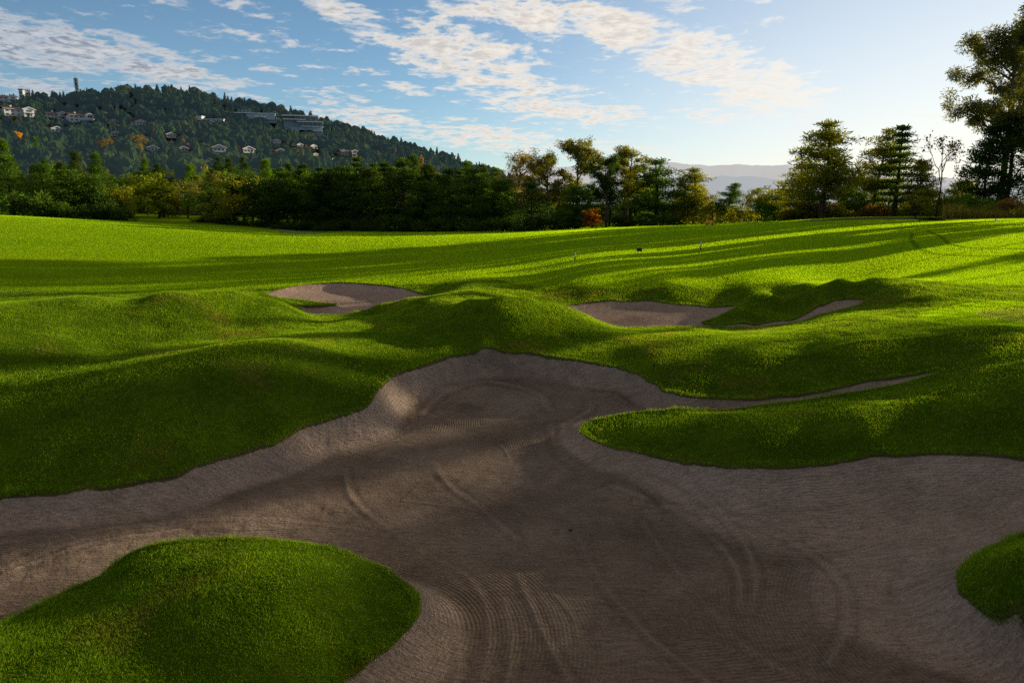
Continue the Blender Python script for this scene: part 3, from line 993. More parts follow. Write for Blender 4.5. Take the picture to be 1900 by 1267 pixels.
def t_pine(seed, h=15, w=3.6, z0=.22, nw=12, leaf=.42, dens=1.0, rise=.25):
    t = Tree(seed); r = t.r
    lean = r.normal(0, .03, 2) * h
    trunk = np.array([[lean[0] * k * k + .12 * math.sin(k * 6 + seed), lean[1] * k * k + .1 * math.cos(k * 5), h * .97 * k] for k in np.linspace(0, 1, 10)])
    t.limb(trunk, h * .016 + .05, .04, 7)
    for i in range(nw):
        f = z0 + (1 - z0) * (i + r.uniform(-.3, .3)) / (nw - .2)
        f = min(max(f, z0), .985)
        base = np.array([np.interp(f, np.linspace(0, 1, 10), trunk[:, c]) for c in range(3)])
        L = w * (1 - ((f - z0) / (1 - z0)) ** 1.5) ** .75 * (.55 + .45 * min(1, (f - z0) * 6 + .35)) + .35
        nb = int(r.integers(5, 9))
        a0 = r.uniform(0, 6.28)
        for j in range(nb):
            if r.random() < .12: continue
            a = a0 + j * 6.283 / nb + r.normal(0, .25)
            l = L * r.uniform(.55, 1.18)
            tip = base + np.array([math.cos(a) * l, math.sin(a) * l, l * rise * r.uniform(-.2, 1.6)])
            c = t.curve(base, tip, .07, 5)
            t.limb(c, .035 + .012 * l, .012, 4)
            tint = r.random()
            m = max(2, int(l * 2.1))
            for s in np.linspace(.32, 1.0, m):
                p = base + (tip - base) * s + r.normal(0, .16, 3)
                t.clump(p + [0, 0, .1], .46 + .22 * l * .5, int(30 * dens), leaf * 1.2, .26, up=.8, tint=np.clip(tint + r.normal(0, .15), 0, 1), flat=.62)
    t.clump(trunk[-1], .4, int(26 * dens), leaf, .17, up=1.2)
    return t


def t_tier(seed, h=15, w=3.2):
    """conifer with separate level tiers and a thin spire"""
    t = Tree(seed); r = t.r
    t.limb([[0.1 * math.sin(k * 4), 0, h * k] for k in np.linspace(0, 1, 8)], .26, .03, 7)
    for f in np.linspace(.2, .97, 12):
        L = w * (1 - f) ** .8 + .35
        a0 = r.uniform(0, 6.28)
        for j in range(6):
            a = a0 + j * 1.047 + r.normal(0, .2)
            l = L * r.uniform(.6, 1.15)
            b = np.array([0, 0, h * f]); tip = b + [math.cos(a) * l, math.sin(a) * l, -.12 * l + .25]
            t.limb(t.curve(b, tip, .04, 4), .05, .012, 4)
            for s in np.linspace(.35, 1, max(2, int(l * 2))):
                t.clump(b + (tip - b) * s, .46, 34, .42, .28, up=.3, flat=.45)
    return t


def t_dense(seed, h=12, w=3.4, leaf=.5, n=110, dens=1.0):
    """conifer clothed to the ground"""
    t = Tree(seed); r = t.r
    t.limb([[0.15 * math.sin(k * 5), .1 * math.sin(k * 3), h * .95 * k] for k in np.linspace(0, 1, 7)], .24, .04, 6)
    for i in range(n):
        f = r.random() ** 1.25
        R_ = w * (1 - f) ** .78 * min(1, .55 + 3 * f) * r.uniform(.5, 1.12) + .1
        a = r.uniform(0, 6.283)
        c = np.array([math.cos(a) * R_, math.sin(a) * R_, .4 + (h - .7) * f + .1 * R_])
        if r.random() < .35: t.limb([[0, 0, max(.3, c[2] - .3 * R_)], c * [.6, .6, 1], c], .05, .012, 4)
        t.clump(c, .75 + .35 * (1 - f), int(48 * dens), leaf, .2, up=.7, flat=.6)
    return t


def t_broad(seed, h=10, w=4.0, leaf=.36, n=64, per=70, low=.16, sparse=0.0):
    t = Tree(seed); r = t.r
    fork = h * r.uniform(.22, .34)
    t.limb(t.curve([0, 0, 0], [r.normal(0, .2), r.normal(0, .2), fork], .04), .24 * h / 10, .17 * h / 10, 7)
    cent = []
    while len(cent) < n:
        p = r.normal(0, 1, 3); p /= np.linalg.norm(p)
        rr = r.random() ** .33
        k = 1 + .28 * math.sin(3.1 * p[0] + seed) * math.cos(2.7 * p[1] + 2 * seed) + .15 * math.sin(5 * p[2] + seed)
        c = np.array([p[0] * w * rr * k, p[1] * w * rr * k, h * (low + (1 - low) * .5) + p[2] * h * (1 - low) * .5 * rr * k])
        if c[2] < .35: continue
        if r.random() < sparse: n -= 1; continue
        cent.append(c)
    base = np.array([0, 0, fork])
    for i, c in enumerate(cent):
        if i % 4 == 0:
            mid = base + (c - base) * .5 + [0, 0, .08 * h]
            t.limb(t.curve(base, mid, .05, 4), .09, .05, 5); t.limb(t.curve(mid, c, .08, 4), .05, .012, 4)
        t.clump(c, r.uniform(.65, 1.15) * w / 4.0, per, leaf, .62, up=.15, flat=.8)
    return t


def t_euc(seed, h=20, w=4.2, leaf=.42, nl=9, per=60, bare=.34, gap=.15):
    """tall gum: long rising limbs, airy drooping clumps with sky between them"""
    t = Tree(seed); r = t.r
    pts = np.array([[.25 * math.sin(2.2 * k + seed) * k * 2, .2 * math.cos(3 * k + seed) * k * 2, h * .93 * k] for k in np.linspace(0, 1, 12)])
    t.limb(pts, .018 * h, .05, 8)
    for i in range(nl * 2):
        f = bare + (1 - bare) * (i / (nl * 2)) ** .9
        b = np.array([np.interp(f, np.linspace(0, 1, 12), pts[:, c]) for c in range(3)])
        a = r.uniform(0, 6.283) if i else .5
        prof = math.sin(math.pi * min(1, (f - bare) / (1 - bare) * .82 + .16)) ** .7
        l = w * prof * r.uniform(.6, 1.15) + .5
        tip = b + np.array([math.cos(a) * l, math.sin(a) * l, l * r.uniform(.35, .95)])
        tip[2] = min(tip[2], h * 1.0)
        c = t.curve(b, tip, .09, 6)
        t.limb(c, .012 * h * (1.15 - f) + .03, .02, 5)
        for s in np.linspace(.45, 1.0, 4):
            if r.random() < gap: continue
            for q in range(3):
                p = c[int(s * 5)] + r.normal(0, .22 * w / 4.2 * 2.0, 3)
                if q: t.limb([c[int(s * 5)], p], .022, .008, 3)
                t.clump(p, r.uniform(.45, .95) * w / 4.2, per, leaf, .3, droop=.6, flat=.85)
    for q in range(5):
        t.clump(pts[-1] + r.normal(0, .5, 3), .7 * w / 4.2, per, leaf, .3, droop=.3)
    return t


def t_cypress(seed, h=11, w=.9):
    t = Tree(seed); r = t.r
    t.limb([[0, 0, h * .95 * k] for k in np.linspace(0, 1, 4)], .16, .03, 6)
    for i in range(60):
        f = r.random()
        R_ = w * (math.sin(math.pi * (f * .88 + .1)) ** .6) * r.uniform(.4, 1)
        a = r.uniform(0, 6.283)
        t.clump([math.cos(a) * R_, math.sin(a) * R_, .3 + (h - .6) * f], .38, 36, .42, .25, up=1.6, flat=1.3)
    return t


def t_bare(seed, h=11, w=3.0, leaves=420):
    t = Tree(seed); r = t.r
    tips = []

    def grow(p, d, L, rad, depth):
        q = p + d * L
        t.limb(t.curve(p, q, .06, 4), rad, rad * .62, 6 if depth < 2 else 4)
        if depth >= 5 or rad < .006:
            tips.append(q); return
        k = 3 if depth in (1, 2, 3) else 2
        for _ in range(k):
            nd = d + r.normal(0, .42, 3) + np.array([0, 0, .12])
            nd /= np.linalg.norm(nd)
            grow(q if r.random() < .6 else p + d * L * r.uniform(.55, 1), nd, L * r.uniform(.58, .82), rad * r.uniform(.5, .68), depth + 1)
    grow(np.zeros(3), np.array([.03, 0, 1.0]), h * .3, .15, 0)
    tips = np.array(tips)
    P = tips[r.integers(0, len(tips), leaves)] + r.normal(0, .14, (leaves, 3))
    t.leaves(P, .24, .7, droop=.6, tint=r.random(leaves))
    return t


def t_shrub(seed, h=3.0, w=2.2, leaf=.3, n=30, per=56):
    t = Tree(seed); r = t.r
    for i in range(5):
        t.limb(t.curve([r.normal(0, .2), r.normal(0, .2), 0], [r.normal(0, w * .3), r.normal(0, w * .3), h * .7], .1, 4), .05, .015, 4)
    for i in range(n):
        a, rr = r.uniform(0, 6.283), r.random() ** .5
        top = h * (1 - .55 * rr ** 2) * r.uniform(.75, 1.08)
        c = [math.cos(a) * w * rr, math.sin(a) * w * rr, max(.25, top * r.random() ** .5 - .3)]
        t.clump(c, r.uniform(.4, .7) * w / 2.2, per, leaf, .55, up=.25, flat=.8)
    return t


KIND = {}


def kind(key, t):
    tr, cr, h, w = t.meshes(key)
    KIND[key] = dict(tr=tr, cr=cr, h=h, w=w, np=t.crown_np)


kind('pine1', t_pine(1)); kind('pine2', t_pine(2, h=13, w=3.9, z0=.12, nw=10)); kind('pine3', t_pine(3, h=16, w=3.4, z0=.3, nw=11, rise=.4))
kind('pine4', t_pine(4, h=12, w=3.6, z0=.06, nw=11, rise=.12))
kind('pine5', t_pine(33, h=16, w=3.4, z0=.64, nw=8, rise=.3))
kind('thick1', t_broad(41, per=170)); kind('thick2', t_broad(42, h=9, w=4.4, per=170))
kind('tier1', t_tier(5))
kind('dense1', t_dense(6)); kind('dense2', t_dense(7, h=11, w=3.9, n=120)); kind('dense3', t_dense(8, h=14, w=3.2, n=130))
kind('broad1', t_broad(9)); kind('broad2', t_broad(10, h=9, w=4.4)); kind('broad3', t_broad(11, h=11, w=3.6, n=58)); kind('broad4', t_broad(12, h=8, w=3.8, low=.05, n=70))
kind('euc1', t_euc(13, h=20, w=4.6, nl=13, per=190, leaf=.3)); kind('euc2', t_euc(14, h=15, w=3.6)); kind('euc3', t_euc(15, h=16, w=3.2, nl=8)); kind('euc4', t_euc(16, h=14, w=3.8, per=26, gap=.25))
kind('cypress1', t_cypress(17))
kind('bare1', t_bare(18)); kind('bare2', t_bare(19, h=12, leaves=120))
kind('shrub1', t_shrub(20)); kind('shrub2', t_shrub(21, h=2.6, w=2.6)); kind('sapling1', t_broad(22, h=4, w=.9, n=14, per=40, leaf=.22, low=.35))
print({k: (round(v['h'], 1), round(v['w'], 1), len(v['cr'].polygons)) for k, v in KIND.items()})

C_PINE = (.034, .070, .018); C_DARK = (.022, .042, .014); C_BLUE = (.026, .052, .024); C_OLIVE = (.096, .112, .020); C_EUC = (.078, .088, .034)
C_GREEN = (.045, .090, .014); C_LIME = (.075, .105, .014); C_BROWN = (.105, .072, .036); C_RED = (.115, .048, .016); C_GOLD = (.33, .21, .02); C_RUST = (.19, .085, .03); C_PALE = (.12, .105, .075)


def ground_z(x, y):
    """height of the land anywhere: turf near, valley and hillside beyond"""
    q = np.array([[x, y]])
    if y > 150: return float(hill_z(q)[0])
    t = float(turf_z(q)[0])
    return t if y < 112 else max(t, float(hill_z(q)[0]))


def plant(key, name, label, x, y, h, wid=None, col=C_PINE, bark=(1, 1, 1), group=None, cat='tree', rot=None, sink=.15, z=None):
    K = KIND[key]
    s = h / K['h']
    sx = s if wid is None else wid / K['w']
    sx = min(max(sx, s * .3), s * 1.7)
    e = bpy.data.objects.new(name, None)
    COL.objects.link(e)
    e.empty_display_size = .5
    e.location = (x, y, (ground_z(x, y) if z is None else z) - sink)
    e.rotation_euler = (0, 0, random.uniform(0, 6.28) if rot is None else rot)
    e.scale = (sx, sx, s)
    tag(e, label, cat, group)
    if K['tr'] is not None:
        b = link("trunk", K['tr'], e); b.color = (*bark, 1)
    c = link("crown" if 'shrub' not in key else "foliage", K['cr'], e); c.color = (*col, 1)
    return e


def plant_px(key, name, label, u, vtop, y, wpx=None, **kw):
    """a tree whose top stands at the photo's (u, vtop) and that grows y metres out"""
    p = at_y(u, vtop, y)
    gz = ground_z(p[0], y)
    return plant(key, name, label, p[0], y, p[2] - gz + .15, None if wpx is None else wpx * y / FPX, **kw)
# ------------------------------------------------------------------ wooded hill, far ridges, valley floor
SKYLINE = np.array([(-700,215),(-400,190),(-200,172),(0,170),(60,172),(110,178),(150,170),(200,163),(260,157),(330,161),(400,175),(450,186),(520,199),(580,216),(640,232),(700,249),(760,267),(820,284),(880,303),(920,316),(1000,346),(1080,378),(1200,398),(1500,420)], float)


def _tanx(u): return (u - W0 / 2) / FPX


_SK = np.array([sky_xz(u, v) for u, v in SKYLINE])      # azimuth tangent, elevation tangent of the bare crest


def crest_dist(tx):
    return np.interp(tx, [-1.2, -.75, -.5, -.2, 0.0, .2], [620, 640, 760, 740, 640, 560])


def hill_z(Q):
    x, y = Q[:, 0], np.maximum(Q[:, 1], 1.0)
    tx = x / y
    yc = crest_dist(tx)
    el = np.interp(tx, _SK[:, 0], _SK[:, 1])
    zc = HC + el * yc - 6.0
    t = np.clip((y - 112) / (yc - 112), 0, 1.6)
    up = np.where(t <= 1, t ** 1.5 * (1 - .18 * np.sin(np.pi * t)), 1 - (t - 1) ** 2 * 1.1)
    z0 = -2.0
    z = z0 + (zc - z0) * up
    z = z + 5.0 * fbm(x / 70.0, y / 70.0, 41, 4) * np.clip(t * 2.5, 0, 1) * (1 - .55 * (t > .93))
    return z


def make_hillmat(name, c1, c2, sc, air, air_s):
    m, nt = new_mat(name)
    pos = nt.n('ShaderNodeNewGeometry').outputs['Position']
    nz = nt.noise(pos, sc, 5, .65).outputs['Fac']
    d = nt.n('ShaderNodeBsdfDiffuse', {'Color': nt.mix(nt.rng(nz, .3, .7), c1, c2)})
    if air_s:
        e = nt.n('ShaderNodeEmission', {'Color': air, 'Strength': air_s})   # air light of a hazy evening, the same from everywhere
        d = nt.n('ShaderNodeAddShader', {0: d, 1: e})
    nt.out(d)
    return m


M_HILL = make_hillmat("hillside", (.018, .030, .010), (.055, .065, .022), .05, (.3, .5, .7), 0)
ny, na = 150, 240
tx = np.linspace(-1.35, .55, na)
ys = np.linspace(112, 1100, ny)
Xh = tx[None] * ys[:, None]; Yh = np.broadcast_to(ys[:, None], Xh.shape)
Qh = np.stack([Xh.ravel(), Yh.ravel()], 1)
zh = hill_z(Qh)
tag(link("hill", mesh_np("hill", np.column_stack([Qh, zh]), grid_faces(ny, na), M_HILL, smooth=True)), kind='structure')

# broad valley floor out to the horizon
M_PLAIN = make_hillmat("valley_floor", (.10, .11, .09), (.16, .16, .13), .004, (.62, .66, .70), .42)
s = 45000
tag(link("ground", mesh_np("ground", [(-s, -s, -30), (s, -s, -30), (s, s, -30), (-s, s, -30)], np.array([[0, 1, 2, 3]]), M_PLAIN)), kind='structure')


def ridge(name, dist, pts, c1, c2, air, air_s, seed, rough):
    u = np.linspace(500, 2400, 420)
    v = np.interp(u, [p[0] for p in pts], [p[1] for p in pts])
    hor = 372.0
    v = hor - (hor - v) * (1 + rough * fbm(u / 52.0, u * 0 + seed, seed, 6, .62))
    rows = []
    for k, f in ((0, 1.0), (.35, .72), (.7, .4), (1.0, -.2)):
        d = dist * (1 - .28 * k)
        row = []
        for uu, vv in zip(u, v):
            q = sky_xz(uu, vv)
            wob = 1 + .025 * float(fbm(np.array([uu / 40.0]), np.array([k * 3.0 + seed]), seed, 4)[0])
            row.append((q[0] * d * wob, d * wob, -30 + (HC + q[1] * dist + 30) * f))
        rows.append(row)
    V = np.array(rows).reshape(-1, 3)
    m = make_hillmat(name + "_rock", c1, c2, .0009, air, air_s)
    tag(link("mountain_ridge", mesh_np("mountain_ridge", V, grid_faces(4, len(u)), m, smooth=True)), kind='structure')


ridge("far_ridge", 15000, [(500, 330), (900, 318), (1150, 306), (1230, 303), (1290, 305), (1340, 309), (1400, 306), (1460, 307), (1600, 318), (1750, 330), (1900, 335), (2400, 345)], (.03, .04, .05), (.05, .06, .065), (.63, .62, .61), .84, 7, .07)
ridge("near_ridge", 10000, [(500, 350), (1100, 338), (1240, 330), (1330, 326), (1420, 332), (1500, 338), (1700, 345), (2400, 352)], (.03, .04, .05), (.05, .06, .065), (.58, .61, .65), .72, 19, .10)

# ------------------------------------------------------------------ the wood on the hill (one mass beyond counting)
def forest_points(n, seed, ylo, yhi, tlo, thi, gap):
    r = np.random.default_rng(seed)
    y = np.sqrt(r.uniform(ylo ** 2, yhi ** 2, n))
    x = y * r.uniform(tlo, thi, n)
    return np.stack([x, y], 1), r


CLEAR = []      # (x, y, radius) kept free of trees: houses
# ------------------------------------------------------------------ buildings on the hill
class MB:
    """collects boxes and prisms into one mesh"""
    def __init__(self): self.v, self.f = [], []

    def poly(self, vs, fs):
        b = len(self.v)
        self.v += [tuple(map(float, p)) for p in vs]
        self.f += [tuple(b + i for i in f) for f in fs]
        return self

    def box(self, x0, x1, y0, y1, z0, z1):
        return self.poly([(x0, y0, z0), (x1, y0, z0), (x1, y1, z0), (x0, y1, z0), (x0, y0, z1), (x1, y0, z1), (x1, y1, z1), (x0, y1, z1)],
                         [(3, 2, 1, 0), (4, 5, 6, 7), (0, 1, 5, 4), (1, 2, 6, 5), (2, 3, 7, 6), (3, 0, 4, 7)])

    def gable_y(self, x0, x1, y0, y1, z0, zr, th=0.0):
        """roof with its ridge along y (gable to the front)"""
        xm = (x0 + x1) / 2
        A = [(x0, y0, z0), (xm, y0, zr), (x1, y0, z0), (x0, y1, z0), (xm, y1, zr), (x1, y1, z0)]
        return self.poly(A + [(p[0], p[1], p[2] - th) for p in A] if th else A,
                         [(0, 1, 4, 3), (1, 2, 5, 4), (9, 10, 7, 6), (10, 11, 8, 7), (0, 6, 7, 1), (1, 7, 8, 2), (3, 4, 10, 9), (4, 5, 11, 10), (0, 3, 9, 6), (2, 8, 11, 5)] if th else
                         [(0, 1, 4, 3), (1, 2, 5, 4), (0, 2, 1), (3, 4, 5), (0, 3, 5, 2)])

    def gable_x(self, x0, x1, y0, y1, z0, zr, th=0.0):
        n = len(self.v)
        self.gable_y(y0, y1, x0, x1, z0, zr, th)
        self.v[n:] = [(q[1], q[0], q[2]) for q in self.v[n:]]
        k = [i for i, f in enumerate(self.f) if min(f) >= n]
        for i in k: self.f[i] = tuple(reversed(self.f[i]))
        return self

    def tube(self, cx, cy, r, z0, z1, n=16, a0=0, a1=2 * math.pi, r1=None):
        r1 = r if r1 is None else r1
        full = abs(a1 - a0 - 2 * math.pi) < 1e-6
        k = n if full else n + 1
        an = [a0 + (a1 - a0) * i / n for i in range(k)]
        vs = [(cx + r * math.cos(a), cy + r * math.sin(a), z0) for a in an] + [(cx + r1 * math.cos(a), cy + r1 * math.sin(a), z1) for a in an]
        fs = [(i, (i + 1) % k, k + (i + 1) % k, k + i) for i in range(k if full else k - 1)]
        fs += [tuple(range(k, 2 * k)), tuple(reversed(range(k)))]
        return self.poly(vs, fs)

    def mesh(self, name, mat):
        me = bpy.data.meshes.new(name)
        me.from_pydata(self.v, [], self.f)
        me.materials.append(mat)
        me.update()
        return me

    def build(self, name, mat, parent=None):
        return link(name, self.mesh(name, mat), parent)


def plain(name, c, rough=.6, c2=None, sc=1.5, metal=0.0, bump=0.0):
    m, nt = new_mat(name)
    tcn = nt.n('ShaderNodeTexCoord').outputs['Object']
    nz = nt.noise(tcn, sc, 5, .65).outputs['Fac']
    col = nt.mix(nt.rng(nz, .3, .7), c, c2 or tuple(k * .78 for k in c))
    p = nt.n('ShaderNodeBsdfPrincipled', {'Base Color': col, 'Roughness': rough, 'Metallic': metal})
    if bump: nt.set(p, 'Normal', nt.n('ShaderNodeBump', {'Strength': bump, 'Distance': .01, 'Height': nz}))
    nt.out(p)
    return m


M_WHITE = plain("white_render", (.84, .85, .86)); M_GREY = plain("grey_blue_render", (.58, .64, .67)); M_PINK = plain("pinkish_render", (.42, .33, .28))
M_TILE = plain("terracotta_tile", (.20, .065, .035), c2=(.11, .045, .03), sc=.8); M_TRIM = plain("white_trim", (.80, .80, .79))
M_GLASS = plain("window_glass", (.06, .10, .13), rough=.12, sc=.3); M_GLASS2 = plain("curtain_wall_glass", (.10, .16, .20), rough=.15, sc=.2)
M_SLAB = plain("pale_slab", (.90, .91, .92)); M_PANEL = plain("blue_grey_panel", (.46, .58, .66)); M_STONE = plain("retaining_stone", (.22, .23, .21))
M_DARK = plain("dark_steel", (.05, .05, .045), sc=4)


def hit(u, v, y0=125, y1=1000):
    ys = np.arange(y0, y1, .5)
    d = ray(u, v)
    x = d[0] / d[1] * ys; z = HC + d[2] / d[1] * ys
    g = hill_z(np.stack([x, ys], 1))
    k = np.argmax(g >= z)
    return np.array([x[k], ys[k], g[k]])


def window(parent, x, y, z, w, h, side=False):
    m = MB()
    if side: m.box(x, x + .06, y, y + w, z, z + h)
    else: m.box(x, x + w, y - .06, y, z, z + h)
    f = m.build("window", M_TRIM, parent)
    p = MB()
    b = .12
    if side:
        p.box(x + .06, x + .1, y + b, y + w / 2 - b / 3, z + b, z + h - b).box(x + .06, x + .1, y + w / 2 + b / 3, y + w - b, z + b, z + h - b)
    else:
        p.box(x + b, x + w / 2 - b / 3, y - .1, y - .06, z + b, z + h - b).box(x + w / 2 + b / 3, x + w - b, y - .1, y - .06, z + b, z + h - b)
    p.build("pane", M_GLASS, f)


def villa_two_storey(wall_mat, roof_mat, bay=False, length=15.0):
    e = bpy.data.objects.new("villa", None); COL.objects.link(e)
    L = length
    w = MB().box(-L / 2, L / 2 - 5.6, 0, 8, -3, 5.6).box(L / 2 - 5.6, L / 2, -2.2, 7, -3, 6.0)
    w.poly([(L / 2 - 5.6, -2.2, 6.0), (L / 2, -2.2, 6.0), (L / 2 - 2.8, -2.2, 7.6)], [(0, 1, 2)])
    w.build("wall", wall_mat, e)
    rf = MB().gable_x(-L / 2 - .6, L / 2 - 4, -.7, 8.7, 5.6, 7.7, .25).gable_y(L / 2 - 6.3, L / 2 + .7, -2.7, 7.6, 5.95, 7.9, .22).build("roof", roof_mat, e)
    MB().box(-L * .2, -L * .2 + .9, 4.2, 5.1, 6.5, 9.0).build("chimney", wall_mat, rf)
    t = MB()
    for sx in (-1, 1):
        t.poly([(L / 2 - 2.8, -2.78, 8.0), (L / 2 - 2.8 + sx * 3.7, -2.78, 5.95), (L / 2 - 2.8 + sx * 3.7, -2.78, 5.2), (L / 2 - 2.8, -2.78, 7.15)], [(0, 1, 2, 3) if sx < 0 else (3, 2, 1, 0)])
    t.box(-L / 2 - .6, L / 2 - 6.3, -.85, -.72, 5.3, 5.62)
    t.build("gable_trim", M_TRIM, e)
    for k in range(3):
        window(e, -L / 2 + .9 + k * (L - 6.6) / 3, 0, 3.4, 1.5, 1.5)
        window(e, -L / 2 + .9 + k * (L - 6.6) / 3, 0, .4, 1.5, 1.6)
    window(e, L / 2 - 4.3, -2.2, 3.5, 3.0, 2.0); window(e, L / 2 - 4.3, -2.2, .3, 3.0, 2.2)
    window(e, L / 2, 0, 3.5, 2.2, 1.8, side=True)
    b = MB()
    if bay:
        b.tube(L / 2 - 2.8, -2.2, 2.5, -3, -.05, 18).tube(L / 2 - 2.8, -2.2, 2.7, 2.7, 3.3, 18)
        for a in np.linspace(math.pi, 2 * math.pi, 6): b.tube(L / 2 - 2.8 + 2.4 * math.cos(a), -2.25 + 2.4 * math.sin(a), .14, 0, 2.7, 6)
    else:
        b.box(L / 2 - 6.0, L / 2 + .4, -3.8, -2.25, 2.75, 3.0)
        for x in (L / 2 - 5.8, L / 2 - 2.8, L / 2 + .1): b.box(x, x + .22, -3.75, -3.5, -3, 2.74)
        for x in np.arange(L / 2 - 5.8, L / 2 + .3, .5): b.box(x, x + .06, -3.75, -3.7, 3.0, 3.85)
        b.box(L / 2 - 6.0, L / 2 + .4, -3.78, -3.68, 3.85, 3.95)
    b.build("balcony", M_TRIM, e)
    return e


def villa_gable(wall_mat, roof_mat):
    e = bpy.data.objects.new("villa", None); COL.objects.link(e)
    w = MB().box(-4.2, 4.2, 0, 9, -3, 3.4).box(-8.4, -4.2, 2.5, 9, -3, 3.0)
    w.poly([(-4.2, 0, 3.4), (4.2, 0, 3.4), (0, 0, 5.2)], [(0, 1, 2)])
    w.build("wall", wall_mat, e)
    MB().gable_y(-5.1, 5.1, -.6, 9.6, 3.2, 5.5, .24).gable_x(-8.9, -3, 2.0, 9.4, 3.0, 4.9, .22).build("roof", roof_mat, e)
    t = MB()
    for sx in (-1, 1):
        t.poly([(0, -.68, 5.6), (sx * 5.2, -.68, 3.25), (sx * 5.2, -.68, 2.55), (0, -.68, 4.85)], [(0, 1, 2, 3) if sx < 0 else (3, 2, 1, 0)])
    t.build("gable_trim", M_TRIM, e)
    window(e, -3.4, 0, .5, 2.0, 2.1); window(e, -.9, 0, .5, 1.8, 2.4); window(e, 1.5, 0, .5, 2.0, 2.1)
    window(e, 4.2, 3, .6, 2.0, 1.8, side=True); window(e, -7.4, 2.5, .6, 1.9, 1.7)
    MB().box(-4.6, 4.6, -1.7, -.05, -.3, 0).box(-4.6, 4.6, -1.7, -1.6, 0, .12).box(-4.6, 4.6, -1.7, -1.6, .8, .92).build("balcony", M_TRIM, e)
    return e


def dup(root):
    c = root.copy(); COL.objects.link(c)
    for ch in list(root.children):
        k = ch.copy(); COL.objects.link(k); k.parent = c
        for g in list(ch.children):
            j = g.copy(); COL.objects.link(j); j.parent = k
    return c


V_A = villa_two_storey(M_WHITE, M_TILE); V_B = villa_two_storey(M_TRIM, M_TILE, bay=True, length=13.0); V_G = villa_gable(M_WHITE, M_TILE); V_D = villa_gable(M_GREY, M_TILE); V_P = villa_two_storey(M_PINK, M_STONE, length=14.0)
WID = {id(V_A): 16.3, id(V_B): 14.3, id(V_G): 14.5, id(V_D): 14.5, id(V_P): 15.3}
used = set()
VILLAS = [  # proto, u, v at its foot, width in photo pixels, turn, label
 (V_A, 36, 216, 52, .1, "long white villa on stilts, leftmost of the upper row of villas"),
 (V_B, 106, 222, 38, -.12, "bright white two-storey villa with a rounded bay and columns"),
 (V_A, 152, 226, 46, .05, "large villa with a long red roof above the round pavilion"),
 (V_G, 212, 230, 26, .25, "small white gabled villa just right of the large long-roofed villa"),
 (V_G, 262, 232, 30, -.2, "white gabled villa at the right end of the upper row"),
 (V_D, 106, 246, 34, .1, "grey-walled villa half sunk in trees below the bright white villa"),
 (V_G, 164, 248, 26, .3, "villa whose white gable stands under the round pavilion"),
 (V_G, 216, 253, 30, .2, "white gabled villa in the second row between two dark tree clumps"),
 (V_D, 266, 253, 26, .3, "dim grey villa with only its gable clear of the trees"),
 (V_D, 318, 256, 30, .15, "blue-grey villa with a red roof, right end of the second row"),
 (V_G, 320, 267, 16, .4, "tiny white villa catching warm light below the blue-grey villa"),
 (V_D, 362, 264, 26, 0, "shaded grey villa right of the tiny sunlit one"),
 (V_D, 284, 281, 34, -.1, "low grey villa with a wide white gable, leftmost of the lowest row"),
 (V_D, 341, 281, 28, .05, "second villa from the left in the lowest row, wide grey gable"),
 (V_D, 407, 282, 42, 0, "broadest blue-grey gabled villa in the lowest row"),
 (V_D, 462, 284, 38, .25, "villa with red roof and sunlit right side wall, right end of the lowest row"),
 (V_D, 514, 266, 24, -.1, "small grey gabled villa below the left part of the glass building"),
 (V_G, 557, 273, 22, .35, "white villa with a sunlit side below the terraces of the glass building"),
 (V_G, 582, 276, 24, .5, "villa with a red roof ending in a sunlit white gable"),
 (V_G, 586, 290, 18, .4, "little white gable alone beneath the red-roofed sunlit villa"),
 (V_D, 522, 287, 34, .1, "grey villa under a wide red roof, left of an autumn-coloured tree"),
 (V_P, 648, 291, 36, .25, "pinkish house with a grey roof and balcony, farthest right on the slope"),
 (V_G, 620, 298, 14, .3, "smallest white gable left of the pinkish house"),
 (V_B, 566, 328, 13, .1, "narrow white house with a red roof low among the dark trees"),
 (V_G, 326, 330, 24, .0, "red-roofed house deep in the trees near the foot of the hill"),
 (V_A, 12, 190, 40, -.3, "house with a red roof on the hilltop at the left edge"),
]
for proto, u, v, wpx, rz, lab in VILLAS:
    p = hit(u, v)
    o = proto if id(proto) not in used else dup(proto)
    used.add(id(proto))
    sc = wpx * p[1] / FPX / WID[id(proto)]
    o.location = p; o.rotation_euler = (0, 0, rz + .3 + math.atan2(-p[0], p[1]) * .8); o.scale = (sc * .92, sc * .92, sc * (.66 if proto in (V_A, V_B, V_P) else .82))
    tag(o, lab, 'villa', 'villas on the wooded hill')
    CLEAR.append((p[0], p[1], wpx * p[1] / FPX * .46 + 1.2, 1.0 if v < 235 else .8))

# round glazed pavilion under the large villa
p = hit(163, 232)
e = bpy.data.objects.new("pavilion", None); COL.objects.link(e); e.location = p
MB().tube(0, 0, 5.0, -3, 4.0, 28).build("wall", M_PANEL, e)
MB().tube(0, 0, 5.3, 4.0, 4.6, 28).build("roof", M_SLAB, e)
MB().tube(0, 0, 5.08, .8, 3.0, 28).build("window_band", M_GLASS2, e)
tag(e, "round blue-grey pavilion with a pale rim below the large villa", 'pavilion')
CLEAR.append((p[0], p[1], 6, 2.0))

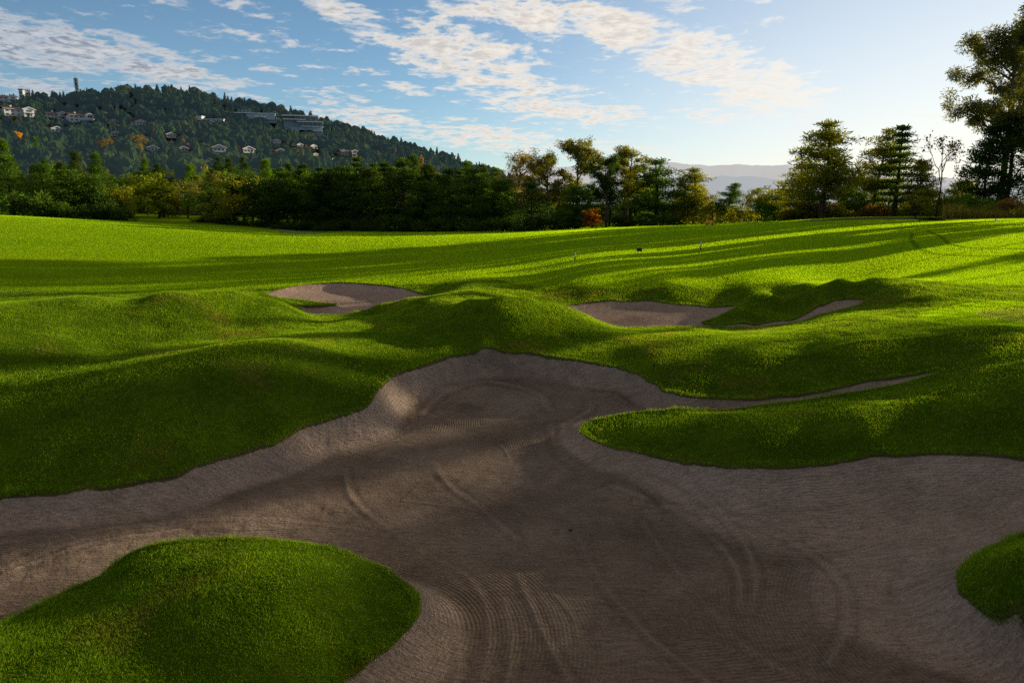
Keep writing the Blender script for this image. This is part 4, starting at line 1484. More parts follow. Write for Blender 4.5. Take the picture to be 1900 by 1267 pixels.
# hilltop tower block under scaffolding
p = hit(42, 186)
e = bpy.data.objects.new("tower_block", None); COL.objects.link(e); e.location = p
k = p[1] / FPX
MB().box(-5 * k, 1.5 * k, 0, 6 * k, -4, 17 * k).build("wall", M_GREY, e)
MB().box(-6 * k, 2.6 * k, -1 * k, 7 * k, 17 * k, 18.6 * k).build("roof", M_TILE, e)
m = MB()
for x in (6, 9, 12): m.box(x * k, (x + 1) * k, 2 * k, 3 * k, -4, 19 * k)
for z in (5, 10, 15): m.box(6 * k, 13 * k, 2.1 * k, 2.9 * k, z * k, (z + 1) * k)
m.build("frame", M_DARK, e)
for z in (4, 10): window(e, -4.6 * k, 0, z * k, 3 * k, 4 * k); window(e, -1.6 * k, 0, z * k, 2.6 * k, 4 * k)
tag(e, "narrow tower block with an open frame beside the red-roofed hilltop house", 'tower block')
CLEAR.append((p[0], p[1], 7, 6))

# low flat-roofed white block
p = hit(385, 226); k = p[1] / FPX
e = bpy.data.objects.new("flat_block", None); COL.objects.link(e); e.location = p
MB().box(-26 * k, -10 * k, 0, 14 * k, -3, 9 * k).box(-10 * k, 26 * k, 1 * k, 12 * k, -3, 4.2 * k).build("wall", M_SLAB, e)
MB().box(-27 * k, -9 * k, -1 * k, 15 * k, 9 * k, 10 * k).box(-9 * k, 27 * k, 0, 13 * k, 4.2 * k, 5.2 * k).build("roof", M_TRIM, e)
for x in (-8, 0, 8, 16): window(e, x * k, 1 * k, 1.2 * k, 5 * k, 2.2 * k)
tag(e, "low flat-roofed white building left of the large glass building", 'building')
CLEAR.append((p[0], p[1], 24 * k, 2))

# the long glass building of stacked slabs
p = hit(520, 243); k = p[1] / FPX
e = bpy.data.objects.new("glass_building", None); COL.objects.link(e); e.location = p; e.rotation_euler = (0, 0, math.atan2(-p[0], p[1]) * .8)


def bx(m, u0, u1, v0, v1, y0, y1): return m.box((u0 - 520) * k, (u1 - 520) * k, y0, y1, (247 - v1) * k * .82 - 1.5, (247 - v0) * k * .82 - 1.5)


m = MB(); bx(m, 446, 512, 208, 226, 8, 24); bx(m, 464, 512, 208.5, 220, 5, 8); bx(m, 526, 585, 214, 240, 9, 24); bx(m, 552, 592, 224, 240, 3, 9); bx(m, 578, 592, 237, 256, 4, 16); bx(m, 536, 552, 234, 246, 4, 12)
m.build("wall", M_PANEL, e)
m = MB(); bx(m, 444, 513, 206.6, 208, 3.5, 25); bx(m, 524, 587, 209, 211.2, 2, 26); bx(m, 478, 496, 214, 216, 1, 5); bx(m, 525, 563, 217.6, 219.4, .5, 9)
bx(m, 549, 594.5, 222, 224, 0, 12); bx(m, 556, 594, 232, 233.5, 0, 10); bx(m, 576, 593, 240, 242.5, 1, 12)
m.build("roof_slab", M_SLAB, e)
for g in [(450, 469, 199, 206.6, 9, 18), (495, 516, 202.5, 206.6, 10, 20), (505, 523, 206.6, 211, 10, 20), (447, 463.5, 209, 214, 7.6, 8), (479, 495, 216, 221.5, 2, 5),
          (526, 544, 213, 218, 6, 9), (545.5, 586, 212, 221.9, 5, 9), (551, 593, 224.4, 231.6, 1.5, 3)]:
    bx(MB(), *g).build("glazing", M_GLASS2, e)
m = MB()
for u in np.arange(546, 587, 9): bx(m, u, u + .7, 212, 221.9, 4.7, 5)
for u in np.arange(552, 594, 8): bx(m, u, u + .6, 224.4, 231.6, 1.2, 1.5)
for u in np.arange(451, 469, 6): bx(m, u, u + .5, 199, 206.5, 8.7, 9)
m.build("mullion", M_PANEL, e)
tag(e, "long modern building of stacked glass storeys and pale slabs near the hill's ridge", 'building')
for du in (-70, -55, -40, -25, -10, 5, 20, 35, 50, 65):
    CLEAR.append((p[0] + du * k, p[1] + 8, 8, (12.5 if du < 10 else 9.5 if du < 30 else 6.5)))

# slender white tower far down the slope
p = hit(880, 335) if hill_z(np.array([[-33., 600.]]))[0] > 0 else at_y(880, 335, 600)
k = p[1] / FPX
e = bpy.data.objects.new("white_tower", None); COL.objects.link(e); e.location = p
MB().tube(0, 0, 2.2 * k, -10, 19 * k, 10).build("wall", M_WHITE, e)
MB().tube(0, 0, 3.0 * k, 19 * k, 22 * k, 10, r1=.4 * k).build("roof", M_TRIM, e)
tag(e, "slender white tower on the slope behind the thin cypresses", 'tower')

# antenna mast dressed up as a conifer
p = hit(145, 186); k = p[1] / FPX
e = bpy.data.objects.new("antenna_mast", None); COL.objects.link(e); e.location = p
MB().tube(0, 0, .85 * k, -4, 36 * k, 8, r1=.5 * k).build("pole", M_DARK, e)
MB().tube(0, 0, .2 * k, 36 * k, 42 * k, 5).build("whip_antenna", M_DARK, e)
t = Tree(90)
for z in np.linspace(12, 35, 13):
    for a in np.linspace(0, 6.28, 6)[:-1] + z:
        q = np.array([math.cos(a) * 2.6 * k, math.sin(a) * 2.6 * k, z * k])
        t.leaves(np.array([0, 0, z * k]) + (q - [0, 0, z * k]) * t.r.uniform(.3, 1.1, 9)[:, None], 1.2, .4, up=.4)
Vc = np.concatenate(t.lq).reshape(-1, 3)
c = link("branch_dressing", mesh_np("branch_dressing", Vc, np.arange(len(Vc)).reshape(-1, 4), M_LEAF, fattrs={'tint': np.concatenate(t.lt)}), e); c.color = (.035, .04, .03, 1)
tag(e, "tall antenna mast disguised as a thin conifer on the hill's skyline", 'antenna mast')

# ------------------------------------------------------------------ the wood that clothes the hill: thousands of crowns, one mass
def make_forest_mat():
    m, nt = new_mat("forest_leaf")
    hue = nt.attr('hue'); tint = nt.attr('tint')
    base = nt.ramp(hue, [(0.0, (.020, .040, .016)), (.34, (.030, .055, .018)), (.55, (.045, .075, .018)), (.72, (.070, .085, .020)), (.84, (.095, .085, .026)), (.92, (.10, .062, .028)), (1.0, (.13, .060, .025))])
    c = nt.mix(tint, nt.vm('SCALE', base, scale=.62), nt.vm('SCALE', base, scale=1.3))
    geo = nt.n('ShaderNodeNewGeometry')
    d = nt.n('ShaderNodeBsdfDiffuse', {'Color': c})
    t = nt.n('ShaderNodeBsdfTranslucent', {'Color': nt.vm('MULTIPLY', c, (1.6, 1.3, .6))})
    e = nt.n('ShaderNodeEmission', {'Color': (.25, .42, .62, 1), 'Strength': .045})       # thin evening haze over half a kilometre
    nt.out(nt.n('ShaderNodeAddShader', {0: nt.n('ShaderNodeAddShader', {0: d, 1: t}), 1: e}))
    return m


M_FOREST = make_forest_mat()


def lod(key, n, grow, seed, cone):
    """a light version of a crown: a lumpy inner mass and loose sprays outside it"""
    V, tint = KIND[key]['np']
    q = V.reshape(-1, 4, 3)
    r = np.random.default_rng(seed)
    i = r.choice(len(q), n, replace=False)
    q = q[i]; c = q.mean(1, keepdims=True)
    q = c + (q - c) * grow
    s = 1.0 / KIND[key]['h']
    w = KIND[key]['w'] * .5
    H = KIND[key]['h']
    nu, nv_ = 14, 9
    P = np.empty((nv_ + 1, nu, 3))
    for a in range(nv_ + 1):
        f = a / nv_
        for b in range(nu):
            an = 2 * math.pi * b / nu
            lump = 1 + .34 * math.sin(3 * an + 5 * f + seed) * math.sin(7 * f + 2 * seed) + .22 * math.sin(5 * an - 9 * f + seed)
            rad = w * .84 * ((1 - f) ** .85 * .95 + .03 if cone else math.sin(math.pi * min(1, f * .9 + .1)) ** .6) * lump
            P[a, b] = (math.cos(an) * rad, math.sin(an) * rad, H * (.08 + .86 * f) + .04 * H * math.sin(4 * an + 3 * f))
    core = []
    for a in range(nv_):
        for b in range(nu):
            core.append([P[a, b], P[a, (b + 1) % nu], P[a + 1, (b + 1) % nu], P[a + 1, b]])
    core = np.array(core)
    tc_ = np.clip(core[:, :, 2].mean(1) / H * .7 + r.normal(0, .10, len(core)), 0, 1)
    return np.concatenate([q, core]) * s, np.concatenate([tint[i], tc_])


LODS = [lod('broad1', 110, 2.9, 1, False), lod('broad2', 110, 2.9, 2, False), lod('dense1', 100, 2.6, 3, True), lod('pine2', 110, 3.4, 4, False), lod('broad4', 110, 2.9, 5, False), lod('dense3', 100, 2.6, 6, True)]


def room(x, y, z, h):
    """tallest tree that may stand here without hiding a building uphill"""
    for cx, cy, r, mg in CLEAR:
        if abs(x - cx) < r and abs(y - cy) < r: return 0
        if y < cy and cy - y < 130 and abs(x / y - cx / cy) < (r + 1.0) / cy:
            fz = float(hill_z(np.array([[cx, cy]]))[0])
            top = HC + (fz + mg - HC) * y / cy
            h = min(h, top - z)
    return h


if FOREST:
    pts, r = forest_points(9000, 12, 235, 800, -.86, .02, 0)
    tx_ = pts[:, 0] / pts[:, 1]
    pts = pts[(pts[:, 1] < crest_dist(tx_) + 25)]
    occ, keepp = set(), []
    for x, y in pts:
        c = (int(x / 6.6), int(y / 6.6))
        if c in occ: continue
        occ.add(c); keepp.append((x, y))
    pts = np.array(keepp)
    zz_ = hill_z(pts)
    hn = fbm(pts[:, 0] / 45, pts[:, 1] / 45, 71, 3)
    VV, TT_, HH = [], [], []
    for (x, y), z, hnz in zip(pts, zz_, hn):
        k = int(r.integers(0, len(LODS)))
        if r.random() < .12: k = (2, 5, 3)[int(r.integers(0, 3))]
        q, tint = LODS[k]
        h = 5.5 + 8.5 * r.random() ** 1.3 * (1.12 if k in (2, 5) else .95)
        if y > 520: h *= .85
        h = room(x, y, z, h)
        if h < 2.6: continue
        a = r.uniform(0, 6.283)
        ca, sa = math.cos(a), math.sin(a)
        wx = r.uniform(.85, 1.25)
        P = np.empty_like(q)
        P[..., 0] = (q[..., 0] * ca - q[..., 1] * sa) * h * wx + x
        P[..., 1] = (q[..., 0] * sa + q[..., 1] * ca) * h * wx + y
        P[..., 2] = q[..., 2] * h + z - .6
        VV.append(P); TT_.append(tint)
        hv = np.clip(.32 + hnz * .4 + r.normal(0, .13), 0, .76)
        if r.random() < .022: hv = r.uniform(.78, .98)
        HH.append(np.full(len(q), hv))
    VV = np.concatenate(VV).reshape(-1, 3)
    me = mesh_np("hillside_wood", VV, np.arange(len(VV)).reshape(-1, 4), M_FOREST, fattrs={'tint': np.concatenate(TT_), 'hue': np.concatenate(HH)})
    tag(link("hillside_wood", me), "dense mixed wood covering the hill up to its ridge", 'wood', kind='stuff')
    print("forest", len(pts))
random.seed(5)
# ------------------------------------------------------------------ trees beyond the fairway, one by one
G_R, G_M, G_L = 'trees on the right behind the fairway', 'trees in the belt behind the middle of the fairway', 'trees at the left end of the fairway'
PL = [  # kind, name, label, u, v of the top, distance, width px, colour, group
 ('euc1', 'gum_tree', "tallest gum tree, cut by the right edge, with sky between its leaf clumps", 1906, 10, 76, 188, C_EUC, G_R),
 ('dense1', 'conifer', "broad dark conifer at the foot of the tallest gum tree", 1888, 200, 73, 160, C_DARK, G_R),
 ('pine2', 'pine_tree', "pine with level boughs reaching left below the tallest gum tree", 1845, 228, 74, 112, C_DARK, G_R),
 ('bare1', 'bare_tree', "nearly leafless tree with a few brown leaves against the glare", 1757, 243, 66, 100, C_BROWN, G_R),
 ('tier1', 'tiered_conifer', "conifer with separate tiers and a thin spire beside a shaggy pine", 1677, 230, 72, 92, C_PINE, G_R),
 ('pine3', 'pine_tree', "shaggy pine touching the tiered conifer on its left", 1637, 237, 75, 92, C_OLIVE, G_R),
 ('pine4', 'pine_tree', "short pine between the tiered conifer and the leafless tree", 1713, 287, 71, 74, C_OLIVE, G_R),
 ('pine1', 'pine_tree', "large pine standing alone with a bare lower trunk and broken crown", 1543, 218, 71, 138, C_OLIVE, G_R),
 ('pine2', 'pine_tree', "lower pine crowding the left side of the large lone pine", 1486, 300, 76, 96, C_OLIVE, G_R),
 ('broad2', 'leafy_tree', "dark round tree in the gap right of the large lone pine", 1597, 318, 77, 80, C_GREEN, G_R),
 ('broad3', 'leafy_tree', "small light green tree seen against the distant ridges", 1409, 343, 84, 56, C_OLIVE, G_R),
 ('pine3', 'pine_tree', "small open pine at the right end of the middle belt", 1352, 338, 88, 66, C_PINE, G_M),
 ('pine1', 'pine_tree', "golden-green pine next to the small open pine", 1291, 308, 91, 92, C_OLIVE, G_M),
 ('sapling1', 'sapling', "thin young tree on the edge of the bare earth patch", 1701, 352, 60, 34, C_OLIVE, G_R),
 ('pine2', 'pine_tree', "broad layered pine in the middle belt, left of the golden-green pine", 1222, 290, 90, 128, C_PINE, G_M),
 ('euc3', 'gum_tree', "olive gum with a two-pointed crown behind the broad layered pine", 1168, 268, 93, 84, C_OLIVE, G_M),
 ('euc3', 'gum_tree', "dark drooping gum with a pale leaning trunk", 1128, 285, 87, 74, C_DARK, G_M),
 ('pine4', 'pine_tree', "sunlit layered pine in front of the belt's tallest gum", 1070, 338, 83, 96, C_PINE, G_M),
 ('euc2', 'gum_tree', "tallest gum of the middle belt, pointed above all its neighbours", 1071, 247, 95, 100, C_EUC, G_M),
 ('euc2', 'gum_tree', "gum with a forked crown, second left of the belt's tallest gum", 1017, 276, 96, 74, C_EUC, G_M),
 ('euc4', 'gum_tree', "thin brownish gum showing bare twigs", 962, 274, 97, 92, C_PALE, G_M),
 ('bare2', 'bare_tree', "bare grey tree tangled with the thin brownish gum", 943, 290, 96, 56, C_PALE, G_M),
 ('broad3', 'autumn_shrub', "orange-red autumn shrub at the foot of the dark trees", 1099, 385, 80, 44, C_RED, None),
 ('dense2', 'conifer', "dark full conifer under the forked gum", 987, 332, 88, 92, C_BLUE, G_M),
 ('pine4', 'pine_tree', "dark pine left of the thin brownish gum", 930, 326, 90, 88, C_PINE, G_M),
 ('pine2', 'pine_tree', "layered dark pine just below the hill's vanishing slope", 878, 307, 92, 104, C_PINE, G_M),
 ('dense1', 'conifer', "blue-green conifer between two layered dark pines", 833, 308, 93, 86, C_BLUE, G_M),
 ('pine4', 'pine_tree', "pine in front of the tall thin cypress", 790, 328, 90, 90, C_PINE, G_M),
 ('cypress1', 'cypress', "tall thin brown-green cypress spire above the dark belt", 781, 286, 108, 17, C_BROWN, None),
 ('cypress1', 'cypress', "second thin cypress, left of the tallest spire", 712, 295, 106, 22, C_DARK, None),
 ('cypress1', 'cypress', "shortest cypress spire, right of the tallest one", 808, 314, 110, 13, C_BROWN, None),
 ('pine2', 'pine_tree', "wide dark pine in the thick of the belt, left of the cypress spire", 748, 292, 92, 116, C_DARK, G_M),
 ('dense2', 'conifer', "massive dark conifer left of the second cypress", 686, 306, 94, 108, C_DARK, G_M),
 ('pine4', 'pine_tree', "greenish pine behind the massive dark conifer", 640, 299, 99, 96, C_PINE, G_M),
 ('pine4', 'pine_tree', "dark layered pine at the belt's left third", 598, 312, 97, 96, C_DARK, G_M),
 ('broad1', 'leafy_tree', "leafy tree with a paler green crown right of the olive round tree", 548, 316, 99, 100, C_GREEN, G_M),
 ('broad4', 'leafy_tree', "dark leafy tree reaching to the ground at the belt's left end", 497, 326, 98, 110, C_DARK, G_M),
 ('broad2', 'leafy_tree', "olive round-crowned tree at the left end of the belt", 447, 320, 101, 112, C_OLIVE, G_M),
 ('broad1', 'leafy_tree', "dark green tree above the strip of far lawn", 392, 336, 112, 100, C_PINE, G_L),
 ('broad3', 'leafy_tree', "yellow-green tree, right of a pair above the far lawn", 286, 314, 122, 84, C_LIME, G_L),
 ('broad1', 'leafy_tree', "yellow-green tree, left of a pair above the far lawn", 232, 318, 120, 74, C_LIME, G_L),
 ('broad2', 'leafy_tree', "grey-green bushy tree behind the far lawn", 342, 330, 124, 88, C_EUC, G_L),
 ('broad4', 'leafy_tree', "shaded tree at the left end of the far lawn", 300, 352, 130, 84, C_DARK, G_L),
 ('dense1', 'conifer', "tall green conifer at the left edge behind the fairway", 8, 286, 90, 124, C_PINE, G_L),
 ('dense3', 'conifer', "dark pointed tree second from the left edge", 74, 300, 94, 110, C_PINE, G_L),
 ('pine4', 'pine_tree', "layered pine third from the left edge", 122, 308, 93, 96, C_PINE, G_L),
 ('broad4', 'leafy_tree', "bushy tree with drooping boughs above the fairway's left crest", 170, 320, 94, 92, C_PINE, G_L),
 ('broad4', 'leafy_tree', "right-hand bushy tree at the corner of the left wood, pale twigs below", 214, 340, 96, 70, C_OLIVE, G_L),
 ('shrub1', 'shrub', "wide sunlit shrub at the left edge of the fairway's crest", 40, 352, 86, 100, C_PINE, None),
 ('cypress1', 'cypress', "dark green column-shaped cypress on the lower left slope", 64, 252, 150, 26, C_GREEN, None),
 ('broad3', 'autumn_tree', "bright golden autumn tree on the left slope", 32, 243, 210, 18, C_GOLD, None),
 ('broad1', 'autumn_tree', "rust-red autumn tree low on the slope left of the belt", 335, 296, 160, 28, C_RUST, None),
 ('broad3', 'autumn_tree', "small rusty tree right of the rust-red one", 414, 296, 175, 20, C_RUST, None),
 ('broad1', 'autumn_tree', "yellow-green round tree below the small white gables", 557, 275, 190, 26, C_LIME, None),
 ('broad2', 'autumn_tree', "brown-leaved tree near the middle of the slope", 200, 255, 215, 44, C_BROWN, None),
 ('euc4', 'autumn_tree', "pale brown feathery tree left of the lowest villa row", 257, 248, 205, 30, C_PALE, None),
]
VB = {64: 302, 32: 272, 335: 326, 414: 322, 557: 312, 200: 302, 257: 303}       # feet of the trees on the slope
for key, name, lab, u, vt, y, wpx, col, grp in PL:
    if u in VB: y = float(hit(u, VB[u], 118)[1])
    bark = (1, 1, 1)
    if 'gum' in name: bark = (2.2, 2.0, 1.8)
    if name == 'bare_tree': bark = (.9, .8, .7)
    plant_px(key, name, lab, u, vt, y, wpx, col=col, bark=bark, group=grp, cat='shrub' if 'shrub' in name else 'tree')

# undergrowth at the feet of the belt: shrubs in a row
LOW = [(1440,362,80,70),(1375,372,85,60),(1328,372,88,60),(1262,368,90,70),(1240,388,86,60),(1190,392,85,64),(1150,388,86,50),(1052,398,82,52),(1008,388,84,84),(965,396,84,70),(915,394,85,70),(868,392,86,74),
       (820,394,86,74),(775,396,85,70),(735,386,86,70),(690,392,88,76),(650,396,90,70),(612,398,90,64),(572,398,93,66),(530,396,93,64),(492,398,96,70),(455,394,98,70),(415,392,100,70),(378,392,104,50),
       (1520,372,76,70),(1562,378,75,56),(1625,376,73,62),(1655,370,77,70),(1700,366,75,60),(1740,372,72,60),(1788,358,70,80),(1836,366,66,70),(1885,366,64,70),(1480,376,77,60),
       (98,372,88,66),(150,376,88,60),(190,372,90,64),(226,384,92,44)]
for i, (u, vt, y, w) in enumerate(LOW):
    c = random.choice([C_DARK, C_DARK, C_DARK, C_BLUE] if 240 < u < 1250 else [C_PINE, C_DARK, C_DARK] if u < 240 else [C_OLIVE, C_GREEN, C_OLIVE, C_BROWN])
    lab = "dark leafy shrub in the undergrowth at the feet of the tree belt" if u < 1300 and u > 240 else ("olive shrub in the undergrowth under the right-hand trees" if u > 1300 else "bushy shrub at the crest left of the far lawn")
    plant_px('shrub%d' % (1 + i % 2), 'shrub', lab, u, vt + (9 if 240 < u < 1250 else 0), y, w, col=c, group=lab.replace('shrub in', 'shrubs in').replace('shrub at', 'shrubs at'), cat='shrub')

for u, vt, y, w, key, lab in [(1575, 338, 80, 90, 'pine4', "dense low pine behind the large lone pine, on its right"), (1450, 345, 82, 84, 'broad4', "low round tree behind the crowded pine, left of the large lone pine"),
                              (1655, 330, 81, 84, 'dense1', "dark conifer behind the shaggy pine and the tiered conifer"), (1730, 345, 80, 84, 'broad4', "low olive tree behind the leafless tree"), (1790, 330, 80, 80, 'pine4', "pine between the leafless tree and the tallest gum tree"), (1615, 348, 78, 60, 'broad2', "low bushy tree left of the shaggy pine")]:
    plant_px(key, 'leafy_tree' if key[0] == 'b' else 'conifer' if key[0] == 'd' else 'pine_tree', lab, u, vt, y, w, col=C_OLIVE, group=G_R)

# back rows of the belt: tall pointed conifers closing it to the valley behind
for i in range(34):
    u = 392 + i * 17 + random.uniform(-6, 6)
    vt = np.interp(u, [390, 450, 520, 600, 690, 760, 860, 930], [332, 318, 316, 302, 296, 290, 302, 322]) + random.choice([-8, 0, 6, 14, 22])
    key = random.choice(['dense1', 'dense3', 'pine1', 'tier1', 'dense3', 'pine3'])
    plant_px(key, 'pine_tree' if 'p' == key[0] else 'conifer', "tall dark conifer standing in the thick of the belt behind the fairway", u, vt, 99 + random.uniform(0, 12), random.uniform(48, 74),
             col=random.choice([C_DARK, C_DARK, C_BLUE, C_PINE]), group="tall dark conifers of the belt")
for i in range(9):
    u = 985 + i * 38 + random.uniform(-8, 8)
    plant_px(random.choice(['dense1', 'pine4', 'pine2']), 'conifer', "dim tree filling the back of the belt under the gums", u, np.interp(u, [985, 1200, 1310], [342, 322, 352]) + random.uniform(-6, 14), 103 + random.uniform(0, 8), random.uniform(70, 100),
             col=random.choice([C_DARK, C_BLUE, C_PINE]), group="dim trees under the gums")

# lower slope: countable trees between the belt and the villas
SL = {'dense1': ('conifer', "dark pointed conifer on the lower slope below the villas"), 'dense3': ('conifer', "dark pointed conifer on the lower slope below the villas"),
      'pine2': ('pine_tree', "layered pine on the lower slope below the villas"), 'broad1': ('leafy_tree', "round leafy tree on the lower slope below the villas"),
      'broad2': ('leafy_tree', "round leafy tree on the lower slope below the villas"), 'broad4': ('leafy_tree', "round leafy tree on the lower slope below the villas"),
      'shrub2': ('shrub', "low shrub in a gap on the lower slope")}
occ = set(); count = 0
r = np.random.default_rng(8)
while count < SLOPE:
    y = math.sqrt(r.uniform(122 ** 2, 245 ** 2)); tx_ = r.uniform(-.79, -.03)
    x = y * tx_
    c = (int(x / 7.0), int(y / 7.0))
    if c in occ or (y < 132 and -.56 < tx_ < -.42): continue
    occ.add(c)
    key = ['dense1', 'dense3', 'pine2', 'broad1', 'broad2', 'dense3', 'dense1'][int(r.integers(0, 7))]
    nm, lab = SL[key]
    col = [C_DARK, C_BLUE, C_DARK, C_DARK, C_PINE, C_GREEN, C_EUC][int(r.integers(0, 7))]
    if key.startswith('broad') and r.random() < .12: col = [C_BROWN, C_LIME, C_RUST][int(r.integers(0, 3))]
    h = r.uniform(6.5, 11.5) * (1.15 if key[0] == 'd' else .95)
    h = room(x, y, ground_z(x, y), h)
    if h < 2.6: continue
    count += 1
    plant(key, nm, lab, x, y, h, None, col=col, group=lab.replace(' tree', ' trees').replace('conifer', 'conifers').replace('pine on', 'pines on'))

# the wood beyond the right edge of the picture, between the bunkers and the sun
SX, SY = math.sin(SUN_AZ), math.cos(SUN_AZ)
BELT = [  # (p: offset across the sunlight, s: distance along it, height, width, kind)
 (-27.4, 69, 11.6, 2.2, 'thick1'), (-24.6, 69, 12.6, 3.6, 'thick2'), (-21.2, 70, 12.0, 3.4, 'thick1'), (-17.4, 70, 16.4, 1.6, 'pine5'), (-14.4, 70, 15.0, 1.8, 'pine3'),
 (-12.5, 70, 16.6, 1.9, 'pine5'), (-10.9, 71, 16.4, 1.9, 'pine5'), (-7.8, 70, 12.4, 3.6, 'euc4'),
 (-32.2, 92, 18, 3.2, 'thick1'), (-35.0, 95, 19, 5.0, 'thick2'), (-39.0, 96, 18, 5.0, 'thick1'),
 (-4.2, 68, 18, 4.6, 'euc3'), (-2.6, 74, 18, 6, 'broad1'), (-.2, 60, 18, 7, 'dense2'), (3.0, 66, 19, 8, 'broad2'), (7, 58, 18, 8, 'broad1'), (12, 62, 18, 9, 'broad2'), (17, 56, 18, 9, 'dense1'),
]
for p_, s_, h_, w_, key in BELT:
    x = p_ * SY + s_ * SX; y = -p_ * SX + s_ * SY
    plant(key, 'woodland_tree', "tree of the wood beyond the right edge, towards the sun", x, y, h_, w_, col=C_GREEN, group='wood towards the sun')

# ------------------------------------------------------------------ small things on the course
M_POSTW = plain("white_post_paint", (.72, .74, .74), rough=.5, sc=8); M_POSTG = plain("dark_green_paint", (.012, .045, .025), rough=.45, sc=8)
M_SIGN = plain("dark_green_board", (.008, .030, .022), rough=.5, sc=5)


def land(u, v):
    """where the sight line through (u, v) meets the turf"""
    d = ray(u, v)
    ys = np.concatenate([np.arange(4, 40, .05), np.arange(40, 140, .2)])
    q = np.stack([d[0] / d[1] * ys, ys], 1)
    k = np.argmax(turf_z(q) >= HC + d[2] / d[1] * ys)
    return np.array([q[k, 0], q[k, 1], turf_z(q[k:k + 1])[0]])


for u, v0, v1, lab in [(1300, 448, 464, "white-topped green marker post on the fairway, right of the small sign"), (1067, 468, 483, "white-topped green marker post on the fairway, left of the small sign")]:
    p = land(u, v1); k = p[1] / FPX
    e = bpy.data.objects.new("marker_post", None); COL.objects.link(e); e.location = p
    hh = (v1 - v0) * k; rr = 1.15 * k
    MB().tube(0, 0, rr, -.1, hh * .5, 12).build("base", M_POSTG, e)
    MB().tube(0, 0, rr, hh * .5, hh * .95, 12).tube(0, 0, rr, hh * .95, hh, 12, r1=rr * .5).build("top", M_POSTW, e)
    tag(e, lab, 'post', 'marker posts on the fairway')
p = land(1186, 474); k = p[1] / FPX
e = bpy.data.objects.new("tee_sign", None); COL.objects.link(e); e.location = p
MB().box(-4.8 * k, 4.8 * k, -.2 * k, .2 * k, 7 * k, 13.2 * k).build("board", M_SIGN, e)
for sx in (-3.6, 3.2): MB().box(sx * k, (sx + .35) * k, -.15 * k, .15 * k, -2 * k, 7 * k).build("leg", M_DARK, e)
tag(e, "small dark green board on two thin legs between the marker posts", 'sign')
p = land(1847, 412.5); k = p[1] / FPX
e = bpy.data.objects.new("tee_marker", None); COL.objects.link(e); e.location = p
MB().tube(0, 0, 1.5 * k, -.1, 2 * k, 10).tube(0, 0, 1.7 * k, 2 * k, 6 * k, 10, r1=.8 * k).build("cap", M_POSTW, e)
tag(e, "short white marker at the edge of the tall dry grass", 'marker')
p = land(1706, 414); k = p[1] / FPX
e = bpy.data.objects.new("stake", None); COL.objects.link(e); e.location = p
MB().tube(0, 0, .8 * k, -.2, 20 * k, 8).build("shaft", M_DARK, e)
tag(e, "dark wooden stake at the front of the bare earth patch", 'stake')

# brush pile on the bare earth
r = np.random.default_rng(77)
p = land(1726, 410.5)
t = Tree(78)
for i in range(60):
    a = r.uniform(0, 3.14); c = r.normal(0, [.35, .2, .05]); L = r.uniform(.3, .9)
    d = np.array([math.cos(a), math.sin(a), r.normal(0, .2)]) * L * .5
    c[2] = abs(c[2]) + .1
    t.limb([c - d, c, c + d], .025, .01, 4)
o = link("brush_pile", mesh_np("brush_pile", np.concatenate(t.tv), np.concatenate(t.tf), M_BARK), loc=p); o.color = (.5, .4, .35, 1)
tag(o, "low dark pile of cut brush on the bare earth", 'brush pile')

# tall dry grass before the right-hand trees
def tall_grass(n, boxes, hmin, hmax, mat):
    r = np.random.default_rng(31)
    out = []
    for (u0, u1, y0, y1) in boxes:
        y = r.uniform(y0, y1, n); u = r.uniform(u0, u1, n)
        x = (u - 950) / FPX * y
        out.append(np.stack([x, y], 1))
    Q = np.concatenate(out); m = len(Q)
    z = turf_z(Q)
    h = r.uniform(hmin, hmax, m) * (1 + .8 * fbm(Q[:, 0] * .5, Q[:, 1] * .5, 3, 2)); a = r.uniform(0, 6.283, m); w = r.uniform(.02, .05, m)
    l = h * r.uniform(.1, .5, m); b = r.uniform(0, 6.283, m)
    P = np.column_stack([Q, z - .03]); S = np.column_stack([np.cos(a) * w, np.sin(a) * w, 0 * w])
    M = P + np.column_stack([np.cos(b) * l * .3, np.sin(b) * l * .3, h * .6]); T_ = P + np.column_stack([np.cos(b) * l, np.sin(b) * l, h])
    V = np.stack([P - S, P + S, M + S * .7, M - S * .7, T_], 1).reshape(-1, 3)
    i = np.arange(m) * 5
    return mesh_np("tall_grass", V, [np.stack([i, i + 1, i + 2, i + 3], 1), np.stack([i + 3, i + 2, i + 4], 1)], mat, attrs={'tint': np.repeat(r.random(m), 5)})


o = link("tall_grass", tall_grass(2600, [(1735, 1990, 60.5, 64), (1735, 1990, 62, 68), (1560, 1740, 76, 80), (1440, 1560, 76, 79)], .6, 1.3, M_LEAF)); o.color = (.10, .10, .03, 1)
tag(o, "tall unmown yellowish grass in front of the right-hand trees", 'tall grass', kind='stuff')
